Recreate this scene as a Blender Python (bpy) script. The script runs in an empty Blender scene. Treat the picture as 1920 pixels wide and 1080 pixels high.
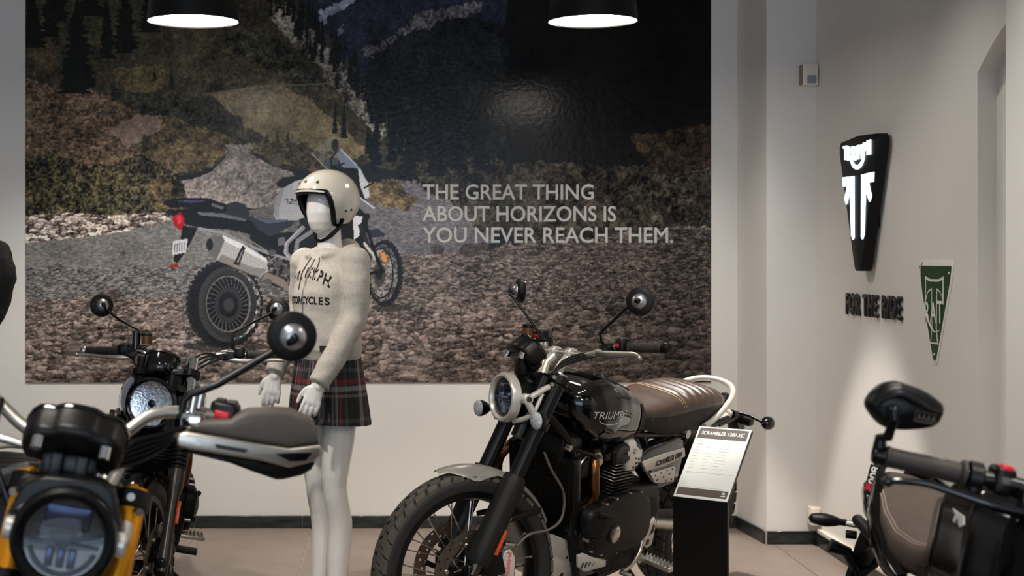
import bpy, bmesh, math, random
import numpy as np
from mathutils import Vector, Matrix
random.seed(7)
PI = math.pi
sc = bpy.context.scene
COL = sc.collection
# ---------------------------------------------------------------- camera, world, exposure
EYE = 1.42
cam_d = bpy.data.cameras.new('camera')
cam_d.sensor_width = 36.0
cam_d.lens = 45.0
cam_d.shift_x = (960 - 725) / 1920.0
cam_d.shift_y = -(540 - 490) / 1920.0
cam_d.clip_start = 0.05
cam_d.dof.use_dof = True
cam_d.dof.focus_distance = 4.7
cam_d.dof.aperture_fstop = 4.5
cam = bpy.data.objects.new('camera', cam_d)
cam.location = (0, 0, EYE)
cam.rotation_euler = (PI / 2, 0, 0)
COL.objects.link(cam)
sc.camera = cam
sc.view_settings.view_transform = 'Standard'
sc.view_settings.look = 'None'
sc.view_settings.gamma = 1.0
sc.view_settings.use_curve_mapping = False
sc.view_settings.exposure = 0.0
sc.cycles.max_bounces = 8
sc.cycles.diffuse_bounces = 4
sc.cycles.caustics_reflective = False
sc.cycles.caustics_refractive = False
sc.cycles.sample_clamp_indirect = 4.0

world = bpy.data.worlds.new('daylight')
sc.world = world
world.use_nodes = True
wn = world.node_tree.nodes
wn['Background'].inputs[0].default_value = (0.62, 0.78, 1.0, 1)
wn['Background'].inputs[1].default_value = 1.7

def light(name, kind, loc, power, color, aim=None, **kw):
    d = bpy.data.lights.new(name, kind)
    d.energy = power
    d.color = color
    for k, v in kw.items():
        setattr(d, k, v)
    o = bpy.data.objects.new(name, d)
    o.location = loc
    if aim is not None:
        o.rotation_euler = (Vector(aim) - Vector(loc)).to_track_quat('-Z', 'Y').to_euler()
    COL.objects.link(o)
    return o
WARM = (1.0, 0.94, 0.865)
COOL = (0.72, 0.84, 1.0)
# daylight entering through the shop-front glazing behind the camera
light('shopfront_daylight', 'AREA', (-0.8, -3.9, 1.75), 62, COOL, aim=(-0.8, 6, 1.3), shape='RECTANGLE', size=5.5, size_y=2.5)
# ceiling spots: some follow visible beams, others are added to lift the walls
def spot(loc, aim, power, angle=46, blend=0.55, r=0.04, col=WARM):
    light('ceiling_spot', 'SPOT', loc, power, col, aim, spot_size=math.radians(angle), spot_blend=blend, shadow_soft_size=r)
for x, p in ((-2.6, 80), (-1.3, 235), (0.05, 190), (1.25, 150)):          # added row, no lamps seen: brightens the foot of the back wall
    spot((x, 5.55, 3.3), (x, 6.75, -0.35), p, 60, 1.0, 0.06)
spot((1.38, 5.61, 3.3), (1.38, 5.61, 0.0), 480, 40, 0.22)                  # into the corner: scallops on pier and right wall
spot((1.30, 4.6, 3.3), (2.16, 4.7, 0.0), 50, 66, 1.0, 0.06)  # added wash for the right wall, no lamp seen
spot((1.0, 3.1, 3.3), (1.95, 3.7, 0.3), 150, 66, 1.0, 0.06)
spot((-1.5, 3.9, 3.3), (-0.3, 5.3, 1.0), 280, 30, 0.8)                     # on the mannequin
spot((0.3, 2.9, 3.3), (0.70, 4.6, 0.7), 110, 42, 0.9)                      # on the scrambler
spot((1.0, 4.3, 3.3), (0.95, 5.2, 0.9), 40, 36, 0.8)
spot((-0.9, 1.2, 3.3), (-0.70, 2.7, 0.9), 180, 56, 0.8)
spot((1.4, 1.2, 3.3), (1.25, 2.9, 0.9), 190, 56, 0.8)

# ---------------------------------------------------------------- materials
def lin(h):
    if isinstance(h, str):
        h = h.lstrip('#')
        c = [int(h[i:i + 2], 16) / 255.0 for i in (0, 2, 4)]
    else:
        c = list(h)
    return [(x / 12.92 if x <= 0.04045 else ((x + 0.055) / 1.055) ** 2.4) for x in c]

def mat(name, color, rough=0.5, metal=0.0, var=0.08, scale=30.0, bump=0.0, bscale=None, coat=0.0,
        emit=None, estr=0.0, trans=0.0, ior=1.45, spec=None, stretch=None):
    m = bpy.data.materials.new(name)
    m.use_nodes = True
    nt = m.node_tree
    b = nt.nodes['Principled BSDF']
    c = lin(color)
    tc = nt.nodes.new('ShaderNodeTexCoord')
    src = tc.outputs['Object']
    if stretch:
        mp = nt.nodes.new('ShaderNodeMapping')
        mp.inputs['Scale'].default_value = stretch
        nt.links.new(src, mp.inputs[0])
        src = mp.outputs[0]
    n = nt.nodes.new('ShaderNodeTexNoise')
    n.inputs['Scale'].default_value = scale
    n.inputs['Detail'].default_value = 4
    nt.links.new(src, n.inputs['Vector'])
    r = nt.nodes.new('ShaderNodeValToRGB')
    r.color_ramp.elements[0].position = 0.3
    r.color_ramp.elements[1].position = 0.7
    r.color_ramp.elements[0].color = [x * (1 - var) for x in c] + [1]
    r.color_ramp.elements[1].color = [min(1, x * (1 + var)) for x in c] + [1]
    nt.links.new(n.outputs['Fac'], r.inputs[0])
    nt.links.new(r.outputs[0], b.inputs['Base Color'])
    b.inputs['Roughness'].default_value = rough
    b.inputs['Metallic'].default_value = metal
    b.inputs['IOR'].default_value = ior
    if spec is not None:
        b.inputs['Specular IOR Level'].default_value = spec
    if coat:
        b.inputs['Coat Weight'].default_value = coat
        b.inputs['Coat Roughness'].default_value = 0.04
    if trans:
        b.inputs['Transmission Weight'].default_value = trans
    if emit is not None:
        b.inputs['Emission Color'].default_value = lin(emit) + [1]
        b.inputs['Emission Strength'].default_value = estr
    if bump:
        n2 = nt.nodes.new('ShaderNodeTexNoise')
        n2.inputs['Scale'].default_value = bscale or scale * 4
        n2.inputs['Detail'].default_value = 3
        nt.links.new(src, n2.inputs['Vector'])
        bp = nt.nodes.new('ShaderNodeBump')
        bp.inputs['Strength'].default_value = bump
        bp.inputs['Distance'].default_value = 0.002
        nt.links.new(n2.outputs['Fac'], bp.inputs['Height'])
        nt.links.new(bp.outputs[0], b.inputs['Normal'])
    return m

# ---------------------------------------------------------------- mesh helpers
def V(*a):
    return Vector(a if len(a) > 1 else a[0])

def spline(pts, n=6, closed=False):
    P = [Vector(p) for p in pts]
    L = len(P)
    out = []
    rng = range(L) if closed else range(L - 1)
    for i in rng:
        p1, p2 = P[i], P[(i + 1) % L]
        p0 = P[(i - 1) % L] if (closed or i > 0) else p1 * 2 - p2
        p3 = P[(i + 2) % L] if (closed or i + 2 < L) else p2 * 2 - p1
        for k in range(n):
            t = k / n
            out.append(0.5 * ((2 * p1) + (p2 - p0) * t + (2 * p0 - 5 * p1 + 4 * p2 - p3) * t * t + (3 * p1 - p0 - 3 * p2 + p3) * t ** 3))
    if not closed:
        out.append(P[-1].copy())
    return out

class MB:
    """collects shapes into one bmesh"""
    def __init__(s):
        s.bm = bmesh.new()
    def ring(s, pts):
        return [s.bm.verts.new(p) for p in pts]
    def bridge(s, a, b, closed=True):
        n = len(a)
        for i in range(n if closed else n - 1):
            j = (i + 1) % n
            try:
                s.bm.faces.new((a[i], a[j], b[j], b[i]))
            except ValueError:
                pass
    def cap(s, r):
        try:
            s.bm.faces.new(r)
        except ValueError:
            pass
    def loft(s, rings, cap0=True, cap1=True, closed=True):
        R = [s.ring(r) for r in rings]
        for a, b in zip(R, R[1:]):
            s.bridge(a, b, closed)
        if cap0: s.cap(R[0][::-1])
        if cap1: s.cap(R[-1])
        return s
    def grid(s, rows):
        R = [s.ring(r) for r in rows]
        for a, b in zip(R, R[1:]):
            s.bridge(a, b, False)
        return s
    def tube(s, pts, r, seg=10, smooth=0, flat=1.0, caps=True):
        P = spline(pts, smooth) if smooth else [Vector(p) for p in pts]
        n = len(P)
        rr = r if isinstance(r, (list, tuple)) else [r] * 2
        T = []
        for i in range(n):
            a = P[max(0, i - 1)]; b = P[min(n - 1, i + 1)]
            t = (b - a)
            T.append(t.normalized() if t.length > 1e-9 else Vector((0, 0, 1)))
        up = Vector((0, 0, 1)) if abs(T[0].z) < 0.9 else Vector((0, 1, 0))
        u = (up - T[0] * up.dot(T[0])).normalized()
        rings = []
        for i in range(n):
            u = u - T[i] * u.dot(T[i])
            u.normalize()
            v = T[i].cross(u)
            f = i / (n - 1) * (len(rr) - 1)
            k = min(int(f), len(rr) - 2)
            ra = rr[k] + (rr[k + 1] - rr[k]) * (f - k)
            rings.append([P[i] + u * (ra * math.cos(2 * PI * j / seg)) + v * (ra * flat * math.sin(2 * PI * j / seg)) for j in range(seg)])
        return s.loft(rings, caps, caps)
    def cyl(s, p0, p1, r, seg=16, r1=None, bevel=0.0):
        r1 = r if r1 is None else r1
        p0 = Vector(p0); p1 = Vector(p1)
        if bevel:
            L = (p1 - p0).length
            return s.lathe([(r - bevel, 0), (r, bevel), (r1, L - bevel), (r1 - bevel, L)], p0, p1 - p0, seg)
        return s.lathe([(r, 0), (r1, (p1 - p0).length)], p0, p1 - p0, seg)
    def lathe(s, prof, origin, axis, seg=24, caps=True, closed=False, sweep=None):
        """prof = [(radius, height along axis)]"""
        o = Vector(origin); w = Vector(axis).normalized()
        up = Vector((0, 0, 1)) if abs(w.z) < 0.9 else Vector((1, 0, 0))
        u = (up - w * up.dot(w)).normalized(); v = w.cross(u)
        rings = []
        for r, h in prof:
            r = max(r, 1e-4)
            rings.append([o + w * h + u * (r * math.cos(2 * PI * j / seg)) + v * (r * math.sin(2 * PI * j / seg)) for j in range(seg)])
        if closed:
            R = [s.ring(r) for r in rings]
            for i in range(len(R)):
                s.bridge(R[i], R[(i + 1) % len(R)])
            return s
        return s.loft(rings, caps, caps)
    def box(s, c, size, rot=None, bevel=0.0, seg=2):
        r = bmesh.ops.create_cube(s.bm, size=1.0)
        vs = r['verts']
        M = Matrix.Translation(Vector(c)) @ (rot.to_4x4() if rot is not None else Matrix()) @ Matrix.Diagonal((size[0], size[1], size[2], 1))
        bmesh.ops.transform(s.bm, matrix=M, verts=vs)
        if bevel:
            es = list({e for v in vs for e in v.link_edges})
            bmesh.ops.bevel(s.bm, geom=es, offset=bevel, segments=seg, affect='EDGES', profile=0.5)
        return s
    def sphere(s, c, r, u=16, v=10, rot=None):
        rr = r if isinstance(r, (tuple, list)) else (r, r, r)
        M = Matrix.Translation(Vector(c)) @ (rot.to_4x4() if rot is not None else Matrix()) @ Matrix.Diagonal((rr[0], rr[1], rr[2], 1))
        bmesh.ops.create_uvsphere(s.bm, u_segments=u, v_segments=v, radius=1.0, matrix=M)
        return s
    def slab(s, outline, f, t0, t1, bevel=0.0, smooth=0, dome=0.0, steps=3):
        """2-D outline [(a,b)] placed by f(a,b,t)->Vector, thick from t0 to t1; rim rounded on the t1 side by bevel, middle domed"""
        P = [(p[0], p[1]) for p in outline]
        if smooth:
            P = [(p.x, p.y) for p in spline([(a, b, 0) for a, b in P], smooth, True)]
        n = len(P)
        cx = sum(p[0] for p in P) / n; cy = sum(p[1] for p in P) / n
        def inset(d):
            out = []
            for i in range(n):
                a = P[i - 1]; b = P[(i + 1) % n]
                tx, ty = b[0] - a[0], b[1] - a[1]
                L = math.hypot(tx, ty) or 1
                nx, ny = -ty / L, tx / L
                if nx * (cx - P[i][0]) + ny * (cy - P[i][1]) < 0:
                    nx, ny = -nx, -ny
                out.append((P[i][0] + nx * d, P[i][1] + ny * d))
            return out
        sg = 1 if t1 > t0 else -1
        rings = [[f(a, b, t0) for a, b in P]]
        if bevel:
            for k in range(steps + 1):
                an = PI / 2 * k / steps
                q = inset(bevel * (1 - math.cos(an)))
                t = t1 - sg * (bevel * (1 - math.sin(an)))
                rings.append([f(a, b, t) for a, b in q])
            last = q
        else:
            last = P
            rings.append([f(a, b, t1) for a, b in P])
        if dome:
            for k in (0.8, 0.55, 0.28, 0.02):
                rings.append([f(cx + (a - cx) * k, cy + (b - cy) * k, t1 + sg * dome * (1 - k * k)) for a, b in last])
        s.loft(rings)
        return s
    def xform(s, M):
        bmesh.ops.transform(s.bm, matrix=M, verts=s.bm.verts[:])
        return s
    def mirror_y(s):
        g = bmesh.ops.duplicate(s.bm, geom=s.bm.verts[:] + s.bm.edges[:] + s.bm.faces[:])
        vs = [e for e in g['geom'] if isinstance(e, bmesh.types.BMVert)]
        bmesh.ops.transform(s.bm, matrix=Matrix.Diagonal((1, -1, 1, 1)), verts=vs)
        return s
    def mesh(s, name, m, sharp=38, M=None):
        if M is not None:
            s.xform(M)
        bmesh.ops.recalc_face_normals(s.bm, faces=s.bm.faces[:])
        me = bpy.data.meshes.new(name)
        s.bm.to_mesh(me)
        s.bm.free()
        me.shade_smooth()
        me.set_sharp_from_angle(angle=math.radians(sharp))
        if m is not None:
            me.materials.append(m)
        return me

def link(name, me, parent=None, label=None, M=None):
    o = bpy.data.objects.new(name, me)
    COL.objects.link(o)
    if parent is not None:
        o.parent = parent
    if M is not None:
        o.matrix_basis = M
    if label:
        o['label'] = label
    return o

def part(name, mb, m, parent=None, label=None, sharp=38, M=None):
    o = link(name, mb.mesh(name, m, sharp), parent, label, M)
    if name in TINY:
        o['kind'] = 'stuff'
    return o
TINY = {'caliper_fittings', 'mudguard_bolts', 'bracket_screw', 'instrument_bolts', 'head_fittings', 'bash_plate_holes', 'heel_plate_cutouts', 'cover_boss', 'headlight_boss', 'passenger_peg', 'riser_clamp', 'handlebar_riser'}

def tag(o, label, cat, group=None):
    o['label'] = label
    o['category'] = cat
    if group:
        o['group'] = group
    return o

def thing(name, label, cat, loc=(0, 0, 0), rz=0.0, group=None):
    o = bpy.data.objects.new(name, None)
    o.empty_display_size = 0.1
    COL.objects.link(o)
    o.location = loc
    o.rotation_euler = (0, 0, rz)
    return tag(o, label, cat, group)

def struct(name, mb, m, parent=None, sharp=30):
    o = part(name, mb, m, parent, sharp=sharp)
    if parent is None:
        o['kind'] = 'structure'
    return o

def dup_tree(root):
    r = root.copy(); COL.objects.link(r)
    for ch in root.children:
        c = ch.copy(); COL.objects.link(c); c.parent = r
        for g in ch.children:
            d = g.copy(); COL.objects.link(d); d.parent = c
    return r

def slogan_letters(me):
    """splits a line of lettering into its letters (left to right)"""
    bm = bmesh.new(); bm.from_mesh(me)
    seen = set(); out = []
    for v in bm.verts:
        if v in seen: continue
        st = [v]; seen.add(v); isl = []
        while st:
            a = st.pop(); isl.append(a)
            for e in a.link_edges:
                b = e.other_vert(a)
                if b not in seen: seen.add(b); st.append(b)
        out.append(isl)
    res = []
    for isl in out:
        ids = {v: i for i, v in enumerate(isl)}
        m2 = bpy.data.meshes.new('letter')
        m2.from_pydata([v.co[:] for v in isl], [], [[ids[v] for v in f.verts] for f in bm.faces if f.verts[0] in ids])
        res.append(m2)
    bm.free()
    res.sort(key=lambda m: min(v.co.x for v in m.vertices))
    return res

def text_mesh(txt, height, depth=0.0, xscale=1.0, bold=0.0, shear=0.0, spacing=1.0, align='LEFT', line=1.0):
    """built-in font lettering as a mesh; cap height = height, lying in XY"""
    cu = bpy.data.curves.new('lettering', 'FONT')
    cu.body = txt
    cu.size = height / 0.69
    cu.extrude = depth / 2
    if bold > 0:
        cu.bevel_depth = bold * height; cu.bevel_resolution = 0
    else:
        cu.offset = bold * height
    cu.shear = shear
    cu.space_character = spacing
    cu.space_line = line
    cu.align_x = align
    cu.resolution_u = 3
    ob = bpy.data.objects.new('lettering', cu)
    COL.objects.link(ob)
    bpy.context.view_layer.update()
    dg = bpy.context.evaluated_depsgraph_get()
    me = bpy.data.meshes.new_from_object(ob.evaluated_get(dg))
    bpy.data.objects.remove(ob)
    bpy.data.curves.remove(cu)
    me.transform(Matrix.Diagonal((xscale, 1, 1, 1)))
    return me

def place_text(name, me, m, M, parent, label=None):
    me.materials.clear()
    me.materials.append(m)
    me.transform(M)
    return link(name, me, parent, label)

def basis(o, x, y):
    """matrix with local x,y axes along x,y at o"""
    x = Vector(x).normalized(); y = Vector(y); y = (y - x * y.dot(x)).normalized(); z = x.cross(y)
    M = Matrix((x, y, z)).transposed().to_4x4()
    M.translation = Vector(o)
    return M

# ---------------------------------------------------------------- shared materials
K = {}
K['wall'] = mat('wall_paint', '#e0ddd8', 0.75, var=0.015, scale=3, bump=0.15, bscale=60)
K['ceiling'] = mat('ceiling_paint', '#e8e6e2', 0.8, var=0.01)
K['tile'] = mat('floor_tile', '#7d7067', 0.45, var=0.10, scale=6, bump=0.05, bscale=90)
K['grout'] = mat('grout', '#a0968c', 0.8)
K['marble'] = mat('skirting_marble', '#262b2a', 0.18, var=0.65, scale=9, stretch=(1, 1, 4))
K['black'] = mat('black_satin', '#090909', 0.30, var=0.1, spec=0.35)
K['gloss'] = mat('black_gloss', '#070708', 0.10, var=0.05, coat=0.6)
K['matte'] = mat('black_matte', '#0e0d0c', 0.48, var=0.12, bump=0.1, bscale=300, spec=0.3)
K['plastic'] = mat('black_plastic', '#0d0c0b', 0.36, var=0.12, bump=0.15, bscale=400, spec=0.35)
K['greyplastic'] = mat('grey_plastic', '#5d544d', 0.5, var=0.06, bump=0.1, bscale=500)
K['rubber'] = mat('tyre_rubber', '#1a1816', 0.6, var=0.18, scale=40, bump=0.2, bscale=200)  # darkened so the gaps between tread blocks read as shade
K['tread'] = mat('tread_rubber', '#4a443d', 0.7, var=0.2, scale=25, bump=0.2, bscale=200)  # lightened like lit block tops, against the darker gaps
K['grip'] = mat('grip_rubber', '#2a2724', 0.65, var=0.1, bump=0.3, bscale=350)
K['steel'] = mat('brushed_steel', '#b9b4ab', 0.28, 1.0, var=0.08, scale=80)
K['chrome'] = mat('chrome', '#d8d6d2', 0.08, 1.0, var=0.02)
K['alu'] = mat('matt_aluminium', '#c9c3b8', 0.36, 1.0, var=0.05, scale=60)
K['silverpaint'] = mat('silver_paint', '#cfc9bf', 0.30, 0.35, var=0.03)
K['darksteel'] = mat('dark_steel', '#55504a', 0.35, 1.0, var=0.15, scale=50)
K['copper'] = mat('heat_tinted_header', '#6e482e', 0.30, 1.0, var=0.30, scale=12)
K['rotor'] = mat('brake_rotor_steel', '#9c9286', 0.34, 1.0, var=0.12, scale=60)
K['guard'] = mat('fork_guard_plastic', '#2c2926', 0.42, var=0.08, bump=0.1, bscale=400)
K['fin'] = mat('machined_fin', '#8f8a82', 0.3, 1.0)
K['browngrip'] = mat('brown_grip_rubber', '#372f29', 0.6, var=0.08, bump=0.2, bscale=350)
K['greyleg'] = mat('dark_grey_leg', '#3b3733', 0.34, 0.5, var=0.08)
K['deepgloss'] = mat('deep_black_gloss', '#050506', 0.12, var=0.05, spec=0.3)
K['gold'] = mat('gold_fork_tube', '#f2a024', 0.20, 0.75, var=0.06, scale=8)
K['leather'] = mat('brown_leather', '#42332b', 0.36, var=0.18, scale=25, bump=0.15, bscale=260)
K['leather_dark'] = mat('dark_leather', '#2e2824', 0.5, var=0.14, scale=25, bump=0.25, bscale=260)
K['orange'] = mat('orange_reflector', '#c8481a', 0.25, var=0.15, scale=120)
K['red'] = mat('red_button', '#d0202a', 0.35, var=0.05)
K['white'] = mat('white_print', '#e9e7e2', 0.5, var=0.02)
K['blue'] = mat('blue_paint', '#1c3a78', 0.14, 0.2, var=0.06, coat=0.6)
K['navy'] = mat('navy_gloss', '#0b0d14', 0.12, var=0.06, coat=0.6)
K['clear'] = mat('clear_lens', '#ffffff', 0.03, trans=1.0, ior=1.3, var=0)
K['amberfluid'] = mat('amber_reservoir', '#5e3a14', 0.2, var=0.2, scale=40)
K['dkglass'] = mat('dark_glass', '#101722', 0.05, var=0.1, coat=0.5)
K['reflector'] = mat('lamp_reflector', '#c9ccd2', 0.12, 1.0, var=0.4, scale=90, bump=0.45, bscale=120)
K['ivory'] = mat('ivory_plastic', '#e5dccb', 0.4, var=0.02)
# ================================================================ the room
DW = 6.82            # back wall
RX = 2.16            # right wall
PY = 6.43            # face of the corner pier
CH = 3.4
struct('wall_back', MB().box((-1.2, DW + 0.1, CH / 2), (7.4, 0.2, CH)), K['wall'])
struct('wall_left', MB().box((-4.6, 1.3, CH / 2), (0.2, 11.24, CH)), K['wall'])
rw = [(6.92, 0), (6.92, CH), (-4.3, CH), (-4.3, 0), (3.97, 0), (3.97, 2.06)]
for k in range(13):
    a = k / 12
    rw.append((3.97 + 0.71 * a, 2.06 + 0.19 * math.sin(PI * a) + 0.05 * a))
rw += [(4.68, 2.10), (4.68, 0)]
m = MB()
m.slab(rw, lambda a, b, t: V(t, a, b), RX, RX + 0.32)
struct('wall_right', m, K['wall'])
m = MB()
m.slab([(1.868, DW), (1.908, PY), (RX + 0.02, PY), (RX + 0.02, DW)], lambda a, b, t: V(a, b, t), 0.0, CH)
struct('trim_1', m, K['wall'])                       # corner pier
m = MB().box(((1.909 + RX) / 2 + 0.01, 3.6, CH / 2), (RX - 1.909 + 0.02, 0.70, CH), bevel=0.004, seg=1)
struct('trim_2', m, K['wall'])                       # second pier
struct('wall_front', MB().box((-3.95, -4.2, CH / 2), (1.2, 0.2, CH)).box((2.2, -4.2, CH / 2), (0.7, 0.2, CH)).box((-0.75, -4.2, 3.2), (5.3, 0.2, 0.4)), K['wall'])
struct('ceiling', MB().box((-1.1, 1.3, CH + 0.1), (7.3, 11.3, 0.2)), K['ceiling'])
struct('trim_4', MB().box((RX + 0.20, 4.325, 1.2), (0.26, 0.78, 2.4)), K['wall'])     # blind back of the shallow arched recess
# floor: large tiles with pale joints
fl = struct('floor', MB().box((-1.1, 1.3, -0.06), (7.3, 11.3, 0.112)), K['grout'])
TW, TL_ = 0.5866, 1.172
tile_me = None
for i in range(-5, 6):
    for j in range(-1, 5):
        x0 = 1.945 - 0.5866 * (i + 5) ; y0 = 5.70 - TL_ * (j)
        if tile_me is None:
            tile_me = MB().box((0, 0, -0.004), (TW - 0.004, TL_ - 0.004, 0.008), bevel=0.001, seg=1).mesh('tile', K['tile'])
        link('tile', tile_me, fl, M=Matrix.Translation((x0 - TW / 2, y0 + TL_ / 2, 0)))
for j in range(-1, 5):
    link('tile', tile_me, fl, M=Matrix.Translation((1.945 + TW / 2, 5.70 - TL_ * j + TL_ / 2, 0)))
# dark marble skirting: separate lengths
BH, BT = 0.066, 0.012
def skirt(name, p, q, pieces):
    p = Vector((p[0], p[1], 0)); q = Vector((q[0], q[1], 0))
    d = (q - p); L = d.length; d.normalize(); n = Vector((d.y, -d.x, 0))
    root = struct(name, MB().box((p + q) / 2 + n * 0.004 + V(0, 0, BH / 2), (L, 0.006, BH - 0.004), Matrix.Rotation(math.atan2(d.y, d.x), 3, 'Z')), K['grout'])
    for k in range(pieces):
        c = p + d * (L * (k + 0.5) / pieces) + n * (BT / 2 + 0.001)
        part('skirting_piece', MB().box(c + V(0, 0, BH / 2), (L / pieces - 0.003, BT, BH), Matrix.Rotation(math.atan2(d.y, d.x), 3, 'Z'), bevel=0.002, seg=1), K['marble'], root)
skirt('baseboard_back', (-4.5, DW), (1.868, DW), 11)
skirt('baseboard_pier_side', (1.868, DW), (1.908, PY), 1)
skirt('baseboard_pier_face', (1.908, PY), (RX, PY), 1)
skirt('baseboard_right', (RX, PY), (RX, 4.68), 3)
struct('trim_3', MB().box((RX - 0.009, 5.62, BH + 0.012), (0.018, 1.5, 0.022), bevel=0.003), K['ivory'])   # cable duct over the skirting

# ================================================================ small fittings
def socket():
    t = thing('wall_socket', 'ivory junction box low in the corner just above the dark skirting', 'junction box', (RX - 0.025, PY - 0.035, 0.105))
    part('housing', MB().box((0, 0, 0.045), (0.05, 0.07, 0.09), bevel=0.004), K['ivory'], t)
    part('cover', MB().box((0, -0.037, 0.045), (0.044, 0.005, 0.082), bevel=0.002).cyl((0.008, -0.038, 0.045), (0.008, -0.042, 0.045), 0.003), K['ivory'], t)
socket()
t = thing('motion_sensor', 'small white sensor box high on the corner pier of the right wall', 'sensor', (2.115, PY - 0.022, 2.30))
part('housing', MB().box((0, 0, 0.053), (0.078, 0.044, 0.108), bevel=0.006), K['ivory'], t)
part('lens', MB().box((0.006, -0.023, 0.028), (0.046, 0.006, 0.040), bevel=0.003), mat('sensor_lens', '#8f9294', 0.3), t, 'grey sensor window')
part('bracket', MB().box((-0.036, 0.004, 0.053), (0.014, 0.046, 0.10), bevel=0.002), mat('sensor_side', '#8a7a70', 0.5), t)

# ================================================================ pendant lamps
lamp_glow = mat('lamp_diffuser', '#fff4e2', 0.4, emit='#fff5e8', estr=27.0, var=0)
def pendant(name, x, y, z, r, label):
    t = thing(name, label, 'lamp', (x, y, z), 0, 'pendant lamps over the bikes')
    t.rotation_euler = (math.radians(2.0), 0, 0)
    m = MB()
    out = [(r, 0), (r * 0.995, 0.02), (r * 0.965, 0.07), (r * 0.91, 0.12), (r * 0.80, 0.17), (r * 0.58, 0.215), (r * 0.3, 0.24), (0.03, 0.25)]
    prof = out + [(0.02, 0.245), (r * 0.56, 0.207), (r * 0.78, 0.162), (r * 0.89, 0.115), (r * 0.95, 0.066), (r * 0.98, 0.02), (r * 0.985, 0)]
    m.lathe(prof, (0, 0, 0), (0, 0, 1), 48, caps=False, closed=True)
    part('shade', m, K['matte'], t)
    part('diffuser', MB().lathe([(r * 0.975, 0), (r * 0.975, 0.004)], (0, 0, 0.006), (0, 0, 1), 48), lamp_glow, t, 'glowing white diffuser')
    L = CH - z - 0.25
    part('cord', MB().cyl((0, 0, 0.25), (0, 0, 0.25 + L), 0.004, 8), K['black'], t)
    part('ceiling_rose', MB().cyl((0, 0, 0.22 + L), (0, 0, 0.25 + L), 0.05, 20), K['matte'], t)
    return t
pendant('pendant_lamp', -0.824, 5.45, 2.44, 0.195, 'black pendant lamp with glowing disc, left one, over the helmeted mannequin')
pendant('pendant_lamp', 0.877, 5.45, 2.44, 0.190, 'black pendant lamp with glowing disc, right one, above the words on the mural')
# two unseen pendants added above the frame to light the bikes in front
for x, y, w_ in ((-0.9, 2.6, 'the gold-forked bike'), (1.3, 2.6, 'the naked bike')):
    pendant('pendant_lamp', x, y, 2.44, 0.19, 'black pendant lamp of the nearer row, hanging above ' + w_)

# ================================================================ signs on the right wall
def wall_pt(off):            # (u towards the camera, v up) on the right wall
    return lambda a, b, t: V(RX - t, off[0] - a, off[1] + b)
led = mat('white_led', '#f4fbff', 0.4, emit='#dff2ff', estr=3.2, var=0)
t = thing('illuminated_sign', 'black wedge-shaped illuminated emblem sign with glowing white arrows on right wall', 'sign', (RX, 5.70, 1.677))
inv = Matrix.Translation((-RX, -5.70, -1.66))
f = wall_pt((5.70, 1.66))
shape = [(-0.215, 0.292), (0, 0.303), (0.215, 0.292), (0.233, 0.275), (0.232, 0.235), (0.045, -0.285), (0.03, -0.30), (-0.03, -0.30), (-0.045, -0.285), (-0.232, 0.235), (-0.233, 0.275)]
part('sign_body', MB().slab(shape, f, 0.014, 0.062, bevel=0.006), K['matte'], t, M=inv)
part('standoff', MB().box((RX - 0.008, 5.70, 1.70), (0.016, 0.2, 0.3)), K['black'], t, M=inv)
for s in (-1, 1):
    bar = [(0.046, 0.125), (0.044, -0.150), (0.058, -0.160), (0.076, -0.140), (0.094, 0.055), (0.140, 0.002), (0.160, 0.028), (0.128, 0.085), (0.180, 0.086), (0.186, 0.128)]
    part('glowing_arrow', MB().slab([(s * a + 0.005, b) for a, b in bar], f, 0.060, 0.0665), led, t, M=inv)
arc = [(0.085 * math.cos(a), 0.215 + 0.062 * math.sin(a)) for a in np.linspace(PI, 2 * PI, 15)] + [(0.066 * math.cos(a), 0.215 + 0.044 * math.sin(a)) for a in np.linspace(2 * PI, PI, 15)]
part('glowing_arc', MB().slab(arc, f, 0.060, 0.0665), led, t, M=inv)
for k, ch in enumerate('TRIUMPH'):
    me = text_mesh(ch, 0.062, 0.006, 0.74, bold=0.02, align='CENTER')
    u = (-0.150, -0.103, -0.062, -0.022, 0.033, 0.089, 0.138)[k]
    dv = 0.012 * (abs(k - 3) / 3) ** 2
    place_text('glowing_letter', me, led, inv @ basis((RX - 0.064, 5.70 - u, 1.66 + 0.196 + dv), (0, -1, 0), (0, 0, 1)), t)

blk = mat('black_acrylic', '#14110f', 0.35, var=0.05)
t = thing('wall_lettering', 'raised black letters reading FOR THE RIDE below the lit emblem', 'lettering', (RX, 5.63, 1.173))
inv = Matrix.Translation((-RX, -5.63, -1.173))
adv = {'F': 0.047, 'O': 0.058, 'R': 0.056, ' ': 0.026, 'T': 0.050, 'H': 0.060, 'E': 0.048, 'I': 0.030, 'D': 0.058}
tot = sum(adv[c] for c in 'FOR THE RIDE'); u = 0
for ch in 'FOR THE RIDE':
    if ch != ' ':
        me = text_mesh(ch, 0.094, 0.004, 0.62, bold=0.042, align='CENTER')
        uu = (u + adv[ch] / 2) / tot * 0.660
        place_text('letter', me, blk, inv @ basis((RX - 0.009, 6.000 - uu, 1.176), (0, -1, 0), (0, 0, 1)), t)
    u += adv[ch]

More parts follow.
